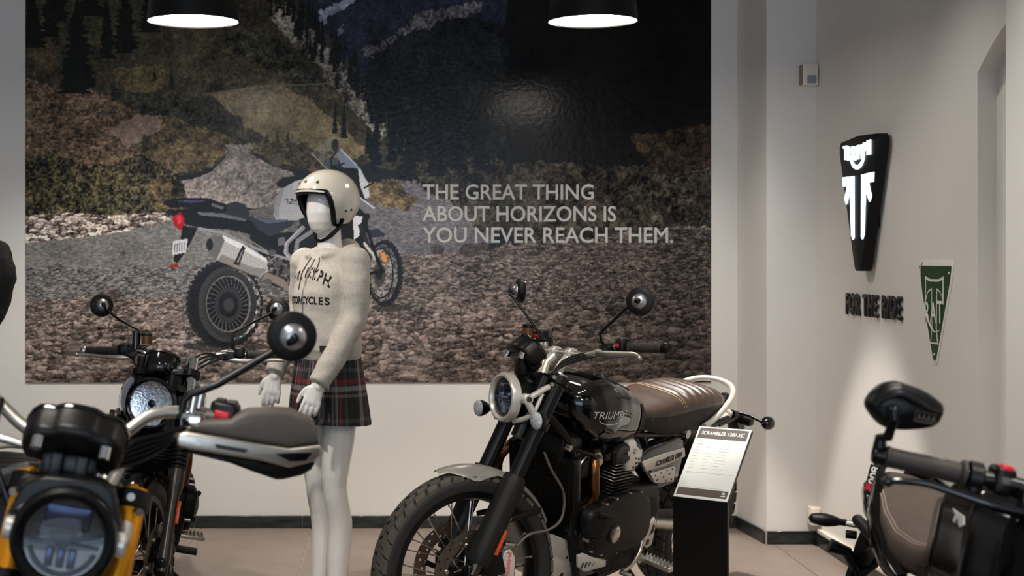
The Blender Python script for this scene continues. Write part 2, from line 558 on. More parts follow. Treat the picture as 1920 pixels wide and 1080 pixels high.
green = mat('sign_green', '#20421f', 0.35, var=0.12, scale=5)
t = thing('pennant_sign', 'flat green wedge-shaped sign with white T and letters RAT on right wall', 'sign', (RX, 5.035, 1.22))
inv = Matrix.Translation((-RX, -5.035, -1.22))
f = wall_pt((5.035, 1.22))
tri = [(-0.165, 0.185), (-0.155, 0.205), (0.155, 0.205), (0.165, 0.185), (0.15, 0.12), (0.022, -0.195), (0, -0.21), (-0.022, -0.195), (-0.15, 0.12)]
part('border', MB().slab(tri, f, 0.0, 0.004, bevel=0.001), K['white'], t, 'white border', M=inv)
tri2 = [(-0.148, 0.182), (0.148, 0.182), (0.147, 0.165), (0.135, 0.12), (0.014, -0.183), (0, -0.192), (-0.014, -0.183), (-0.135, 0.12), (-0.147, 0.165)]
part('field', MB().slab(tri2, f, 0.002, 0.0055), green, t, 'green field', M=inv)
pale = mat('sign_cream', '#d9dccb', 0.5, var=0.03)
Tm = [(-0.085, 0.142), (-0.04, 0.130), (0.04, 0.130), (0.085, 0.142), (0.085, 0.03), (0.06, 0.075), (0.026, 0.088), (0.022, -0.06), (0.036, -0.125), (-0.036, -0.125), (-0.022, -0.06), (-0.026, 0.088), (-0.06, 0.075), (-0.085, 0.03)]
part('emblem_letter', MB().slab(Tm, f, 0.004, 0.0065), pale, t, M=inv)
Ti = [(-0.075, 0.128), (-0.04, 0.120), (0.04, 0.120), (0.075, 0.128), (0.075, 0.062), (0.056, 0.085), (0.019, 0.096), (0.015, -0.06), (0.027, -0.118), (-0.027, -0.118), (-0.015, -0.06), (-0.019, 0.096), (-0.056, 0.085), (-0.075, 0.062)]
part('emblem_inlay', MB().slab(Ti, f, 0.005, 0.0072), green, t, 'green inlay of the T', M=inv)
tail = spline([(-0.11, 0.20, 0), (-0.135, 0.16, 0), (-0.11, 0.05, 0), (-0.06, -0.03, 0), (0.0, -0.075, 0), (0.045, -0.07, 0)], 6)
part('swash', MB().tube([f(p.x, p.y, 0.006) for p in tail], [0.003, 0.005, 0.004, 0.002], 6), pale, t, M=inv)
for ch, u, h in (('R', -0.066, 0.078), ('A', -0.006, 0.078), ('T', 0.056, 0.086)):
    me = text_mesh(ch, h, 0.0004, 0.72, bold=0.012, align='CENTER')
    place_text('letter', me, pale, inv @ basis((RX - 0.0078, 5.035 - u, 1.22 - 0.04), (0, -1, 0), (0, 0, 1)), t)
for u, v in ((-0.132, 0.155), (0.132, 0.155), (0, -0.165)):
    part('rivet', MB().cyl(f(u, v, 0.005), f(u, v, 0.0075), 0.005, 8), pale, t, M=inv)
# ================================================================ printed mural on the back wall
def build_mural():
    X0, X1, Y0, Y1, ST = 48.0, 1333.0, -72.0, 717.0, 1.45   # print laid out in print units; scaled to metres below
    nx = int((X1 - X0) / ST) + 1; ny = int((Y1 - Y0) / ST) + 1
    xs = np.linspace(X0, X1, nx); ys = np.linspace(Y0, Y1, ny)
    GX, GY = np.meshgrid(xs, ys)
    rng = np.random.default_rng(11)
    def vnoise(sx, sy, seed):
        r = np.random.default_rng(seed)
        w = int((X1 - X0) / sx) + 3; h = int((Y1 - Y0) / sy) + 3
        g = r.random((h, w))
        u = (GX - X0) / sx; v = (GY - Y0) / sy
        i = u.astype(int); j = v.astype(int); fu = u - i; fv = v - j
        fu = fu * fu * (3 - 2 * fu); fv = fv * fv * (3 - 2 * fv)
        return (g[j, i] * (1 - fu) + g[j, i + 1] * fu) * (1 - fv) + (g[j + 1, i] * (1 - fu) + g[j + 1, i + 1] * fu) * fv
    def fbm(s, seed, n=4, asp=1.0):
        t = 0; a = 1; tot = 0
        for k in range(n):
            t = t + a * vnoise(s / 2 ** k, s * asp / 2 ** k, seed + k); tot += a; a *= 0.62
        return t / tot - 0.5
    img = np.zeros((ny, nx, 3)); img[:] = (22, 24, 27)
    wx = GX + fbm(34, 1) * 34 + fbm(7, 5, 2) * 9
    wy = GY + fbm(34, 21) * 26 + fbm(7, 25, 2) * 9
    def mask(poly, raw=False):
        px, py = (GX, GY) if raw is True else ((wx, wy) if raw is False else (GX + (wx - GX) * raw, GY + (wy - GY) * raw))
        pad = 0 if raw is True else 30
        x0 = min(p[0] for p in poly) - pad; x1 = max(p[0] for p in poly) + pad
        y0 = min(p[1] for p in poly) - pad; y1 = max(p[1] for p in poly) + pad
        a, b = np.searchsorted(xs, [x0, x1]); c, d = np.searchsorted(ys, [y0, y1])
        b = min(b + 1, nx); d = min(d + 1, ny)
        sx = px[c:d, a:b]; sy = py[c:d, a:b]
        ins = np.zeros(sx.shape, bool)
        n = len(poly)
        for i in range(n):
            xa, ya = poly[i]; xb, yb = poly[(i + 1) % n]
            if ya == yb: continue
            ins ^= ((sy > min(ya, yb)) & (sy <= max(ya, yb)) & (sx < xa + (sy - ya) * (xb - xa) / (yb - ya)))
        return ins, slice(c, d), slice(a, b)
    def fill(poly, col, raw=False, al=1.0, tex=None):
        m, r, c = mask(poly, raw)
        col = np.array(col, float)
        t = col if tex is None else np.clip(col * (1 + tex[r, c][..., None]), 0, 255)
        sub = img[r, c]
        sub[m] = (sub * (1 - al) + t * al)[m]
    def ell(cx, cy, rx, ry, n=36, a0=0, a1=2 * PI):
        return [(cx + rx * math.cos(a), cy + ry * math.sin(a)) for a in np.linspace(a0, a1, n, endpoint=False)]
    def line(pts, w, col, al=1.0):
        for (xa, ya), (xb, yb) in zip(pts, pts[1:]):
            L = math.hypot(xb - xa, yb - ya) or 1
            nxx, nyy = -(yb - ya) / L * w / 2, (xb - xa) / L * w / 2
            ex, ey = (xb - xa) / L * w * 0.3, (yb - ya) / L * w * 0.3
            fill([(xa + nxx - ex, ya + nyy - ey), (xb + nxx + ex, yb + nyy + ey), (xb - nxx + ex, yb - nyy + ey), (xa - nxx - ex, ya - nyy - ey)], col, True, al)
    def voro(sx, sy, seed):
        r = np.random.default_rng(seed)
        w = int((X1 - X0) / sx) + 5; h = int((Y1 - Y0) / sy) + 5
        jx = r.random((h, w)); jy = r.random((h, w)); sh = r.random((h, w))
        u = (GX + fbm(9, seed + 50, 2) * 8 - X0) / sx + 2; v = (GY + fbm(9, seed + 60, 2) * 6 - Y0) / sy + 2
        i = np.clip(u.astype(int), 1, w - 2); j = np.clip(v.astype(int), 1, h - 2)
        best = np.full(u.shape, 9.0); sec = best.copy(); val = np.zeros(u.shape); up = np.zeros(u.shape)
        for di in (-1, 0, 1):
            for dj in (-1, 0, 1):
                ii = i + di; jj = j + dj
                ddy = jj + jy[jj, ii] - v
                d = np.hypot(ii + jx[jj, ii] - u, ddy)
                new = d < best
                sec = np.where(new, best, np.minimum(sec, d))
                val = np.where(new, sh[jj, ii], val); up = np.where(new, ddy, up); best = np.where(new, d, best)
        edge = np.clip((sec - best) * 3.0, 0, 1)
        return (val - 0.5) * 1.0 + up * 0.40 - (1 - edge) * 0.40 + 0.06
    n_c = fbm(60, 101); n_m = fbm(14, 111); n_f = fbm(4, 121, 2); n_s = fbm(5, 131, 2, 0.4)
    st1 = voro(13, 4.6, 3) + n_f * 0.9; st2 = voro(26, 9, 4); st0 = voro(8, 2.8, 6) + n_f * 0.7
    rough = n_c * 0.8 + n_m * 0.9 + n_f * 0.8
    # ---- far mountains, forest, dark valley
    fill([(450, -90), (1000, -90), (1000, 200), (450, 200)], (31, 34, 47), tex=rough * 0.9)
    fill([(560, -70), (700, -72), (640, -20), (590, 5)], (40, 46, 66), tex=rough)
    fill([(598, 22), (640, -4), (668, -40), (696, -62), (690, -30), (652, 10), (612, 34)], (120, 126, 140), tex=n_m)
    for p in ([(540, 4), (560, -14), (585, -22), (570, -6)], [(628, 60), (645, 48), (652, 52), (640, 66)], [(600, 40), (612, 22), (618, 30), (610, 48)], [(720, -30), (760, -50), (742, -22)]):
        fill(p, (100, 106, 122), tex=n_m)
    fill([(676, 96), (745, 58), (772, 30), (868, 8), (905, 2), (900, 20), (800, 46), (772, 74), (714, 104), (690, 110)], (72, 70, 74), tex=rough * 1.6)
    fill([(690, 112), (760, 60), (868, 24), (970, 60), (970, 340), (740, 340), (715, 230), (690, 170)], (21, 24, 25), tex=rough * 1.4)
    fill([(950, -90), (1350, -90), (1350, 340), (940, 340)], (11, 11, 12), tex=rough)
    # ---- left hillside
    fill([(20, -90), (490, -90), (560, 10), (645, 108), (705, 190), (770, 270), (740, 320), (600, 300), (480, 290), (20, 430)], (47, 44, 34), tex=rough * 1.1)
    fill([(300, 20), (470, 60), (640, 190), (560, 170), (440, 160), (350, 150)], (62, 57, 44), tex=rough)
    fill([(48, 60), (90, 20), (110, 120), (60, 160)], (60, 50, 38), tex=rough)
    fill([(200, 130), (300, 120), (330, 165), (230, 170)], (72, 64, 44), tex=rough)
    fill([(505, 6), (545, 20), (600, 84), (660, 150), (735, 260), (715, 262), (650, 190), (585, 120), (520, 50)], (84, 80, 74), tex=rough * 2.0)
    fill([(420, 70), (500, 62), (570, 120), (640, 175), (560, 160), (470, 120)], (42, 42, 34), tex=rough * 2)
    fill([(386, 182), (450, 166), (530, 158), (580, 186), (640, 236), (700, 290), (600, 300), (500, 268), (440, 222)], (100, 89, 66), .6, tex=rough * 0.7)
    line([(380, 178), (440, 168), (520, 160), (600, 158), (660, 150)], 3, (92, 84, 70), 0.8)
    fill([(190, 166), (320, 172), (404, 188), (444, 216), (496, 270), (420, 276), (330, 244), (236, 214)], (40, 38, 30), tex=rough * 2)
    fill([(20, 146), (160, 168), (262, 214), (335, 262), (345, 300), (300, 336), (20, 340)], (80, 66, 52), tex=rough + st1 * 0.5)
    fill([(226, 208), (330, 222), (436, 262), (424, 292), (330, 304), (268, 292)], (68, 59, 42), tex=rough * 1.5)
    fill([(200, 242), (262, 214), (298, 220), (296, 246), (250, 262), (240, 272), (222, 262)], (106, 90, 80), tex=rough * .5)
    fill([(420, 272), (487, 268), (468, 290), (500, 306), (548, 322), (575, 345), (560, 372), (540, 394), (322, 384), (335, 345), (392, 326), (424, 296)], (116, 108, 103), .45, tex=n_m * .6 + n_f * 0.9)
    fill([(330, 270), (420, 280), (400, 310), (330, 330)], (72, 62, 44), tex=rough * 1.5)
    fill([(468, 270), (560, 262), (626, 290), (604, 322), (530, 310), (474, 290)], (66, 57, 40), tex=rough * 1.6)
    fill([(20, 306), (100, 288), (165, 318), (262, 290), (332, 322), (350, 372), (300, 404), (180, 408), (20, 416)], (43, 39, 27), tex=rough * 2.0 + n_f * 1.6)
    fill([(270, 330), (345, 350), (360, 390), (300, 402)], (64, 54, 36), tex=rough * 2)
    # ---- water, banks, gravel
    fill([(20, 440), (260, 424), (330, 408), (560, 384), (580, 580), (20, 580)], (86, 84, 82), tex=n_s * .7 + n_c * 0.4)
    fill([(20, 500), (560, 500), (560, 580), (20, 580)], (70, 68, 67), al=0.6, tex=n_s * 2.4)
    fill([(20, 408), (120, 398), (200, 404), (312, 398), (322, 414), (258, 430), (150, 446), (20, 458)], (122, 110, 102), True, tex=st1 * 1.2)
    fill([(690, 340), (770, 340), (860, 372), (930, 440), (900, 480), (780, 500), (690, 450)], (84, 82, 85), tex=n_s * .8 + n_m * 0.2)
    fill([(760, 300), (960, 300), (1350, 320), (1350, 436), (1000, 448), (905, 440), (850, 376), (780, 346)], (37, 34, 29), tex=rough * 2.4)
    fill([(1180, 262), (1260, 240), (1340, 230), (1340, 316), (1230, 316)], (34, 28, 22), tex=rough * 2)
    fill([(684, 338), (740, 342), (790, 372), (764, 390), (690, 380)], (74, 64, 46), tex=rough * 1.5)
    fill([(20, 560), (400, 556), (700, 560), (712, 478), (880, 476), (1000, 446), (1350, 424), (1350, 760), (20, 760)], (88, 79, 74), tex=st0 * 0.9 + n_c * .6)
    fill([(20, 610), (1350, 560), (1350, 760), (20, 760)], (86, 76, 71), tex=st1 * 0.95 + n_c * .6)
    fill([(20, 668), (1350, 640), (1350, 760), (20, 760)], (88, 78, 72), tex=st1 * 0.6 + st2 * 0.6 + n_c * .5)
    for k in range(46):                       # larger loose stones
        cx = rng.uniform(60, 1320); cy = rng.uniform(580, 705); s = rng.uniform(6, 20) * (0.6 + (cy - 560) / 300)
        pts = [(cx + s * rng.uniform(.8, 1.2) * math.cos(a), cy + s * .45 * rng.uniform(.7, 1.2) * math.sin(a)) for a in np.linspace(0, 2 * PI, 9, endpoint=False)]
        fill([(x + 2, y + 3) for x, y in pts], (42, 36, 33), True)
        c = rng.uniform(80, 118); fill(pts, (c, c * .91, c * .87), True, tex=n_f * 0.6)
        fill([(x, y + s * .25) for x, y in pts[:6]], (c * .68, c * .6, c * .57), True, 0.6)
    for cx, cy, s in ((215, 552, 14), (820, 468, 14), (880, 470, 20), (905, 462, 12)):
        fill(ell(cx, cy, s, s * .7, 9), (58, 52, 48), True, tex=n_f)
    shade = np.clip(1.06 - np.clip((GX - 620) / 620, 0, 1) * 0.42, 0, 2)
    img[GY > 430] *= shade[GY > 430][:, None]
    # ---- conifers
    def fir(x, y, h, w, col):
        n = 15; L = []; R = []
        for k in range(n + 1):
            t = k / n
            for side, lst in ((-1, L), (1, R)):
                lst.append((x + side * w / 2 * t ** .9 * rng.uniform(.6, 1.15), y - h + h * t))
                if k < n: lst.append((x + side * w / 2 * t ** .9 * rng.uniform(.35, .8), y - h + h * t + h / n * .5))
        fill(L + R[::-1], col, True, tex=n_f * 1.2)
    for k in range(150):
        t = rng.random()
        fir(500 + 270 * t + rng.normal(0, 10), -10 + 300 * t + rng.uniform(-35, 15), rng.uniform(24, 48), rng.uniform(9, 16), (16, 18, 17))
    for k in range(70):
        fir(rng.uniform(690, 960), rng.uniform(120, 330), rng.uniform(30, 70), rng.uniform(10, 20), (17, 19, 20))
    for x, y, h, w in ((820, 330, 130, 52), (770, 330, 110, 40), (860, 320, 110, 40), (705, 310, 90, 34), (900, 320, 120, 40), (690, 290, 60, 20), (735, 305, 80, 30), (645, 260, 70, 18), (628, 250, 60, 14)):
        fir(x, y, h, w, (15, 18, 21))
    for x, y, h, w in ((60, 90, 150, 60), (95, 70, 130, 50), (145, 175, 190, 96), (200, 110, 130, 40), (235, 100, 150, 60), (110, 40, 110, 50), (280, 60, 120, 50), (170, 30, 100, 70)):
        fir(x, y, h, w, (15, 16, 13))
    for x, y, h, w in ((290, 152, 26, 12), (322, 168, 44, 20), (520, 268, 30, 10), (500, 268, 18, 12), (540, 266, 20, 12)):
        fir(x, y, h, w, (30, 28, 22))
    # ---- the photographed touring bike
    k = 2.572
    Q = lambda pts: [(300 + x / k, 240 + y / k) for x, y in pts]
    E = lambda cx, cy, rx, ry, n=40: ell(300 + cx / k, 240 + cy / k, rx / k, ry / k, n)
    C_ = lambda c: tuple(v * .55 if v < 40 else (v * .8 if v < 66 else v * 1.16) for v in c)
    P = lambda pts, c, al=1.0: fill(Q(pts), C_(c), True, al)
    Ln = lambda pts, w, c, al=1.0: line(Q(pts), w / k, C_(c), al)
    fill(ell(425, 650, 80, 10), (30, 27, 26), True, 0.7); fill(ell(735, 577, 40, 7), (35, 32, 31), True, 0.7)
    def tyre(cx, cy, rx, ry, c, knob, n):
        fill(E(cx, cy, rx, ry), c, True)
        for a in np.linspace(0, 2 * PI, n, endpoint=False):
            fill(E(cx + (rx - 2) * math.cos(a), cy + (ry - 2) * math.sin(a), knob, knob, 6), (c[0] + 6, c[1] + 6, c[2] + 6), True)
    tyre(312, 850, 178, 206, (17, 16, 16), 13, 46)
    fill(E(330, 850, 146, 182), (44, 43, 42), True)
    fill(E(352, 850, 132, 166), (100, 98, 96), True, tex=n_f * 2.6 + n_m * 1.5)
    fill(E(338, 850, 128, 166), (36, 35, 34), True)
    fill(E(330, 848, 108, 136), (92, 88, 86), True)
    fill(E(328, 848, 102, 130), (15, 14, 14), True)
    for a in np.linspace(0, 2 * PI, 30, endpoint=False):
        Ln([(335 + 30 * math.cos(a + .5), 850 + 38 * math.sin(a + .5)), (330 + 104 * math.cos(a), 848 + 132 * math.sin(a))], 3, (84, 82, 80), .75)
    fill(E(330, 852, 66, 84), (38, 36, 36), True); fill(E(330, 852, 48, 62), (17, 17, 17), True); fill(E(332, 852, 26, 32), (45, 44, 43), True)
    tyre(1085, 700, 84, 156, (18, 18, 19), 9, 40)
    fill(E(1076, 700, 70, 138), (70, 69, 69), True, tex=n_f * 2)
    fill(E(1068, 700, 60, 124), (26, 26, 27), True)
    fill(E(1066, 700, 54, 114), (106, 100, 97), True, tex=n_f * 1.4)
    for a in np.linspace(0, 2 * PI, 22, endpoint=False):
        Ln([(1062, 700), (1066 + 54 * math.cos(a), 700 + 114 * math.sin(a))], 2.5, (60, 58, 56), .8)
    fill(E(1058, 705, 30, 52), (52, 50, 49), True); fill(E(1056, 705, 16, 26), (24, 24, 25), True)
    P([(430, 520), (640, 500), (780, 560), (780, 740), (640, 790), (540, 760), (480, 640)], (33, 32, 31))
    fill(Q([(500, 620), (700, 620), (760, 700), (600, 760), (520, 700)]), (50, 48, 46), True, tex=n_f * 4)
    P([(12, 360), (60, 340), (200, 335), (240, 340), (330, 372), (332, 402), (290, 407), (200, 378), (50, 386)], (24, 25, 28))
    P([(70, 352), (190, 347), (230, 352), (150, 362)], (62, 64, 68)); P([(250, 362), (310, 382), (300, 392), (250, 376)], (70, 72, 76))
    P([(50, 400), (200, 380), (420, 430), (560, 530), (580, 560), (540, 580), (420, 510), (330, 490), (200, 484), (110, 462)], (27, 27, 30))
    P([(180, 405), (300, 412), (420, 440), (410, 450), (290, 430), (190, 420)], (86, 88, 92), .8)
    P([(318, 366), (370, 354), (410, 368), (430, 410), (436, 446), (330, 418)], (44, 46, 54))
    P([(428, 424), (520, 440), (600, 434), (652, 440), (640, 470), (580, 500), (530, 524), (470, 486)], (50, 52, 62))
    P([(440, 428), (520, 442), (600, 436), (648, 442), (600, 452), (520, 462)], (72, 76, 90), .8)
    P([(60, 430), (100, 405), (120, 440), (118, 480), (100, 497), (70, 472)], (110, 32, 36)); P([(80, 430), (98, 418), (108, 450), (90, 470)], (168, 60, 66), .7)
    P([(110, 470), (182, 482), (160, 532), (120, 604), (85, 652), (66, 642), (70, 610), (95, 560)], (26, 26, 28))
    P([(64, 546), (134, 534), (126, 600), (58, 614)], (136, 136, 138))
    for q in range(5):
        Ln([(74 + q * 11, 560 - q * 2), (72 + q * 11, 598 - q * 2)], 4, (60, 58, 62))
    P([(52, 658), (88, 655), (88, 672), (52, 677)], (96, 44, 36))
    P([(225, 560), (245, 530), (300, 515), (400, 560), (515, 630), (522, 690), (480, 716), (440, 706), (270, 636), (232, 604)], (126, 124, 122))
    P([(300, 515), (400, 560), (515, 630), (518, 650), (400, 590), (312, 545)], (168, 167, 166), .8)
    P([(300, 610), (440, 670), (520, 680), (480, 716), (440, 706), (275, 638)], (84, 80, 76), .8)
    P([(225, 560), (245, 530), (300, 515), (312, 542), (290, 600), (270, 636), (232, 604)], (70, 70, 71)); fill(E(240, 562, 16, 30), (22, 22, 22), True)
    P([(398, 566), (414, 576), (382, 664), (354, 656)], (28, 28, 29)); P([(398, 588), (402, 590), (378, 650), (370, 648)], (92, 90, 88))
    P([(512, 694), (600, 732), (634, 776), (632, 796), (596, 772), (498, 724)], (92, 82, 76))
    Ln([(190, 484), (300, 505), (400, 552), (520, 604), (650, 640)], 12, (104, 104, 106)); Ln([(380, 500), (420, 560), (470, 600)], 8, (86, 86, 88)); Ln([(380, 510), (560, 620), (520, 650)], 7, (92, 90, 88))
    for a, b in ((540, 600), (575, 650), (610, 690), (520, 740), (560, 790)):
        fill(E(a, b, 20, 14), (66, 64, 62), True)
    Ln([(640, 640), (606, 600), (612, 556), (690, 480)], 20, (98, 98, 102)); Ln([(690, 640), (656, 590), (664, 544), (745, 490)], 20, (92, 92, 96))
    Ln([(636, 640), (602, 600), (608, 556), (686, 478)], 5, (150, 150, 154), .7)
    P([(570, 530), (602, 526), (604, 562), (570, 570)], (74, 74, 76))
    P([(548, 420), (555, 360), (580, 300), (640, 260), (720, 240), (740, 300), (720, 420), (660, 446), (560, 440)], (128, 128, 130))
    P([(548, 420), (555, 360), (580, 300), (600, 290), (575, 380), (572, 438)], (102, 103, 108), .8)
    P([(640, 262), (720, 242), (736, 280), (640, 300)], (150, 150, 151), .7)
    for pts in ([(606, 344), (616, 342), (618, 362)], [(626, 346), (642, 344), (644, 353), (628, 358), (626, 366), (646, 366)], [(656, 346), (674, 344), (678, 368), (658, 370), (655, 346)], [(686, 346), (702, 344), (706, 370), (688, 372), (685, 346)]):
        Ln(pts, 5, (34, 34, 36))
    P([(560, 265), (590, 240), (640, 232), (690, 225), (712, 240), (650, 258), (595, 290), (570, 285)], (34, 34, 35))
    fill(E(562, 163, 33, 26), (56, 54, 46), True); fill(E(566, 163, 26, 20), (70, 68, 60), True); Ln([(592, 176), (646, 190), (676, 226)], 7, (34, 33, 32))
    P([(728, 122), (832, 38), (860, 70), (862, 190), (806, 200)], (118, 122, 120), .35); Ln([(730, 122), (806, 198)], 4, (150, 152, 150), .6)
    P([(852, 130), (872, 104), (962, 196), (990, 250), (900, 240)], (96, 104, 122), .85); Ln([(872, 104), (962, 196), (1000, 268)], 5, (150, 156, 170), .9)
    fill(E(845, 84, 17, 31), (32, 32, 32), True); Ln([(852, 114), (824, 150), (830, 188), (890, 170)], 8, (28, 28, 29))
    P([(820, 185), (960, 195), (985, 290), (1000, 340), (960, 360), (880, 300)], (30, 30, 32)); P([(955, 195), (972, 210), (1004, 276), (1012, 330), (990, 344), (966, 280)], (140, 141, 144))
    Ln([(985, 290), (1030, 264)], 9, (30, 30, 30)); P([(960, 330), (1045, 395), (1040, 410), (990, 412), (956, 380)], (78, 79, 82)); Ln([(962, 335), (1035, 388)], 6, (150, 150, 152))
    P([(930, 420), (976, 428), (960, 520), (936, 540)], (148, 148, 150)); Ln([(965, 470), (1000, 560), (1060, 650)], 22, (40, 40, 43)); Ln([(985, 556), (1050, 640)], 13, (136, 134, 134))
    P([(998, 492), (1050, 486), (1088, 512), (1082, 522), (1030, 530), (1000, 520)], (44, 47, 56)); Ln([(1000, 490), (1050, 640), (1075, 690)], 16, (36, 36, 38))
    P([(1062, 598), (1082, 604), (1098, 640), (1080, 650)], (214, 92, 40)); Ln([(1010, 700), (1080, 690)], 14, (30, 30, 31))
    # panel joints of the print
    for x in (152, 700, 948):
        line([(x, -72), (x, 717)], 1.5, (60, 58, 56), 0.10)
    # ---- print ink as reflectance
    L = np.clip(img, 0, 255) / 255.0
    L = np.where(L <= 0.04045, L / 12.92, ((L + 0.055) / 1.055) ** 2.4)
    L = np.clip(L * 1.85, 0.002, 0.9)
    # ---- flat sheet carrying the print
    s = 352.0
    px = (xs - 725.0) / s; pz = EYE - (ys - 490.0) / s
    co = np.zeros((ny, nx, 3), np.float32)
    co[..., 0] = px[None, :]; co[..., 2] = pz[:, None]
    idx = np.arange(nx * ny).reshape(ny, nx)
    quads = np.stack([idx[1:, :-1], idx[1:, 1:], idx[:-1, 1:], idx[:-1, :-1]], -1).reshape(-1, 4)
    me = bpy.data.meshes.new('printed_sheet')
    me.vertices.add(nx * ny); me.vertices.foreach_set('co', co.ravel())
    me.loops.add(quads.size); me.loops.foreach_set('vertex_index', quads.ravel().astype(np.int32))
    me.polygons.add(len(quads)); me.polygons.foreach_set('loop_start', np.arange(0, quads.size, 4, dtype=np.int32))
    me.update(calc_edges=True)
    at = me.color_attributes.new('ink', 'FLOAT_COLOR', 'POINT')
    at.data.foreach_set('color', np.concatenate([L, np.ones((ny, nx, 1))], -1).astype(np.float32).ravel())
    mm = bpy.data.materials.new('mural_print'); mm.use_nodes = True
    nt = mm.node_tree; b = nt.nodes['Principled BSDF']
    a = nt.nodes.new('ShaderNodeVertexColor'); a.layer_name = 'ink'
    tc = nt.nodes.new('ShaderNodeTexCoord')
    n = nt.nodes.new('ShaderNodeTexNoise'); n.inputs['Scale'].default_value = 130; n.inputs['Detail'].default_value = 3
    nt.links.new(tc.outputs['Object'], n.inputs['Vector'])
    mr = nt.nodes.new('ShaderNodeMapRange'); mr.inputs[1].default_value = .3; mr.inputs[2].default_value = .7; mr.inputs[3].default_value = .78; mr.inputs[4].default_value = 1.22
    nt.links.new(n.outputs['Fac'], mr.inputs[0])
    mx = nt.nodes.new('ShaderNodeMix'); mx.data_type = 'RGBA'; mx.blend_type = 'MULTIPLY'; mx.inputs[0].default_value = 1.0
    nt.links.new(a.outputs['Color'], mx.inputs[6]); nt.links.new(mr.outputs[0], mx.inputs[7])
    nt.links.new(mx.outputs[2], b.inputs['Base Color'])
    b.inputs['Roughness'].default_value = 0.19
    b.inputs['Specular IOR Level'].default_value = 0.14
    n2 = nt.nodes.new('ShaderNodeTexNoise'); n2.inputs['Scale'].default_value = 38; n2.inputs['Detail'].default_value = 3
    nt.links.new(tc.outputs['Object'], n2.inputs['Vector'])
    bp = nt.nodes.new('ShaderNodeBump'); bp.inputs['Strength'].default_value = 0.4; bp.inputs['Distance'].default_value = 0.003
    nt.links.new(n2.outputs['Fac'], bp.inputs['Height']); nt.links.new(bp.outputs[0], b.inputs['Normal'])
    me.materials.append(mm)
    t = thing('wall_mural', 'huge photo mural of a mountain stream with a parked touring motorbike on back wall', 'mural', ((640 - 725) / s, DW - 0.006, 0.772))
    inv = Matrix.Translation(-t.location)
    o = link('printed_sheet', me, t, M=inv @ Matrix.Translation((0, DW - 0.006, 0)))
    x0, x1 = px[0], px[-1]; z0, z1 = pz[-1], pz[0]
    part('backing_board', MB().box(((x0 + x1) / 2, DW - 0.003, (z0 + z1) / 2), (x1 - x0, 0.0055, z1 - z0)), K['white'], t, M=inv)
    ink = mat('mural_lettering', '#b4b3b0', 0.45, var=0.03)
    for txt, yb, w in (('THE GREAT THING', 374, 321), ('ABOUT HORIZONS IS', 415, 363), ('YOU NEVER REACH THEM.', 455, 470)):
        tm = text_mesh(txt, 28 / s, 0.0006, 1.0, bold=0.022)
        vx = np.array([v.co.x for v in tm.vertices])
        sx = (w / s) / (vx.max() - vx.min())
        tm.transform(Matrix.Translation((-vx.min(), 0, 0))); tm.transform(Matrix.Diagonal((sx, 1, 1, 1)))
        for lm in slogan_letters(tm):
            place_text('slogan_letter', lm, ink, inv @ basis(((792 - 725) / s, DW - 0.0062, EYE - (yb - 490) / s), (1, 0, 0), (0, 0, 1)), t)
build_mural()
# ================================================================ motorbike building blocks
# bike frame: x forward, y to the rider's left, z up, origin on the ground under the rear axle
def bike_root(name, label, theta, front, wb, lean, group=None):
    t = thing(name, label, 'motorcycle', group=group)
    a = math.radians(theta); l = math.radians(lean)
    R = Matrix.Rotation(a, 4, 'Z') @ Matrix.Rotation(-l, 4, 'X')
    o = Vector((front[0] - wb * math.cos(a), front[1] - wb * math.sin(a), 0))
    t.matrix_basis = Matrix.Translation(o) @ R
    return t

def steer_matrix(wb, rf, rake, trail, deg):
    r = math.radians(rake)
    u = Vector((-math.sin(r), 0, math.cos(r)))
    e = rf * math.sin(r) - trail * math.cos(r)
    A = Vector((wb - e * math.cos(r), 0, rf - e * math.sin(r)))
    return Matrix.Translation(A) @ Matrix.Rotation(math.radians(deg), 4, u) @ Matrix.Translation(-A)

def wdir(root, S, v):
    """a world direction expressed in the (steered) bike frame"""
    return (root.matrix_basis @ (S or Matrix())).to_3x3().inverted() @ Vector(v)

XZ = lambda a, b, t: V(a, t, b)

def both(fn):
    m = MB()
    for s in (1, -1):
        fn(m, s)
    return m

def disc_mesh(r, ri, y, holes=True, th=0.004):
    """drilled brake rotor: ring made of cells, some left open"""
    m = MB()
    seg = 120; rows = 8
    rad = [ri + (r - ri) * k / rows for k in range(rows + 1)]
    vf = [[m.bm.verts.new((q * math.cos(2 * PI * j / seg), y, q * math.sin(2 * PI * j / seg))) for j in range(seg)] for q in rad]
    for a in range(rows):
        for j in range(seg):
            hole = holes and ((a == 2 and j % 10 in (0,)) or (a == 4 and j % 10 in (4,)) or (a == 6 and j % 10 in (7,)))
            if hole: continue
            j2 = (j + 1) % seg
            m.bm.faces.new((vf[a][j], vf[a][j2], vf[a + 1][j2], vf[a + 1][j]))
    bmesh.ops.solidify(m.bm, geom=m.bm.faces[:], thickness=th)
    return m

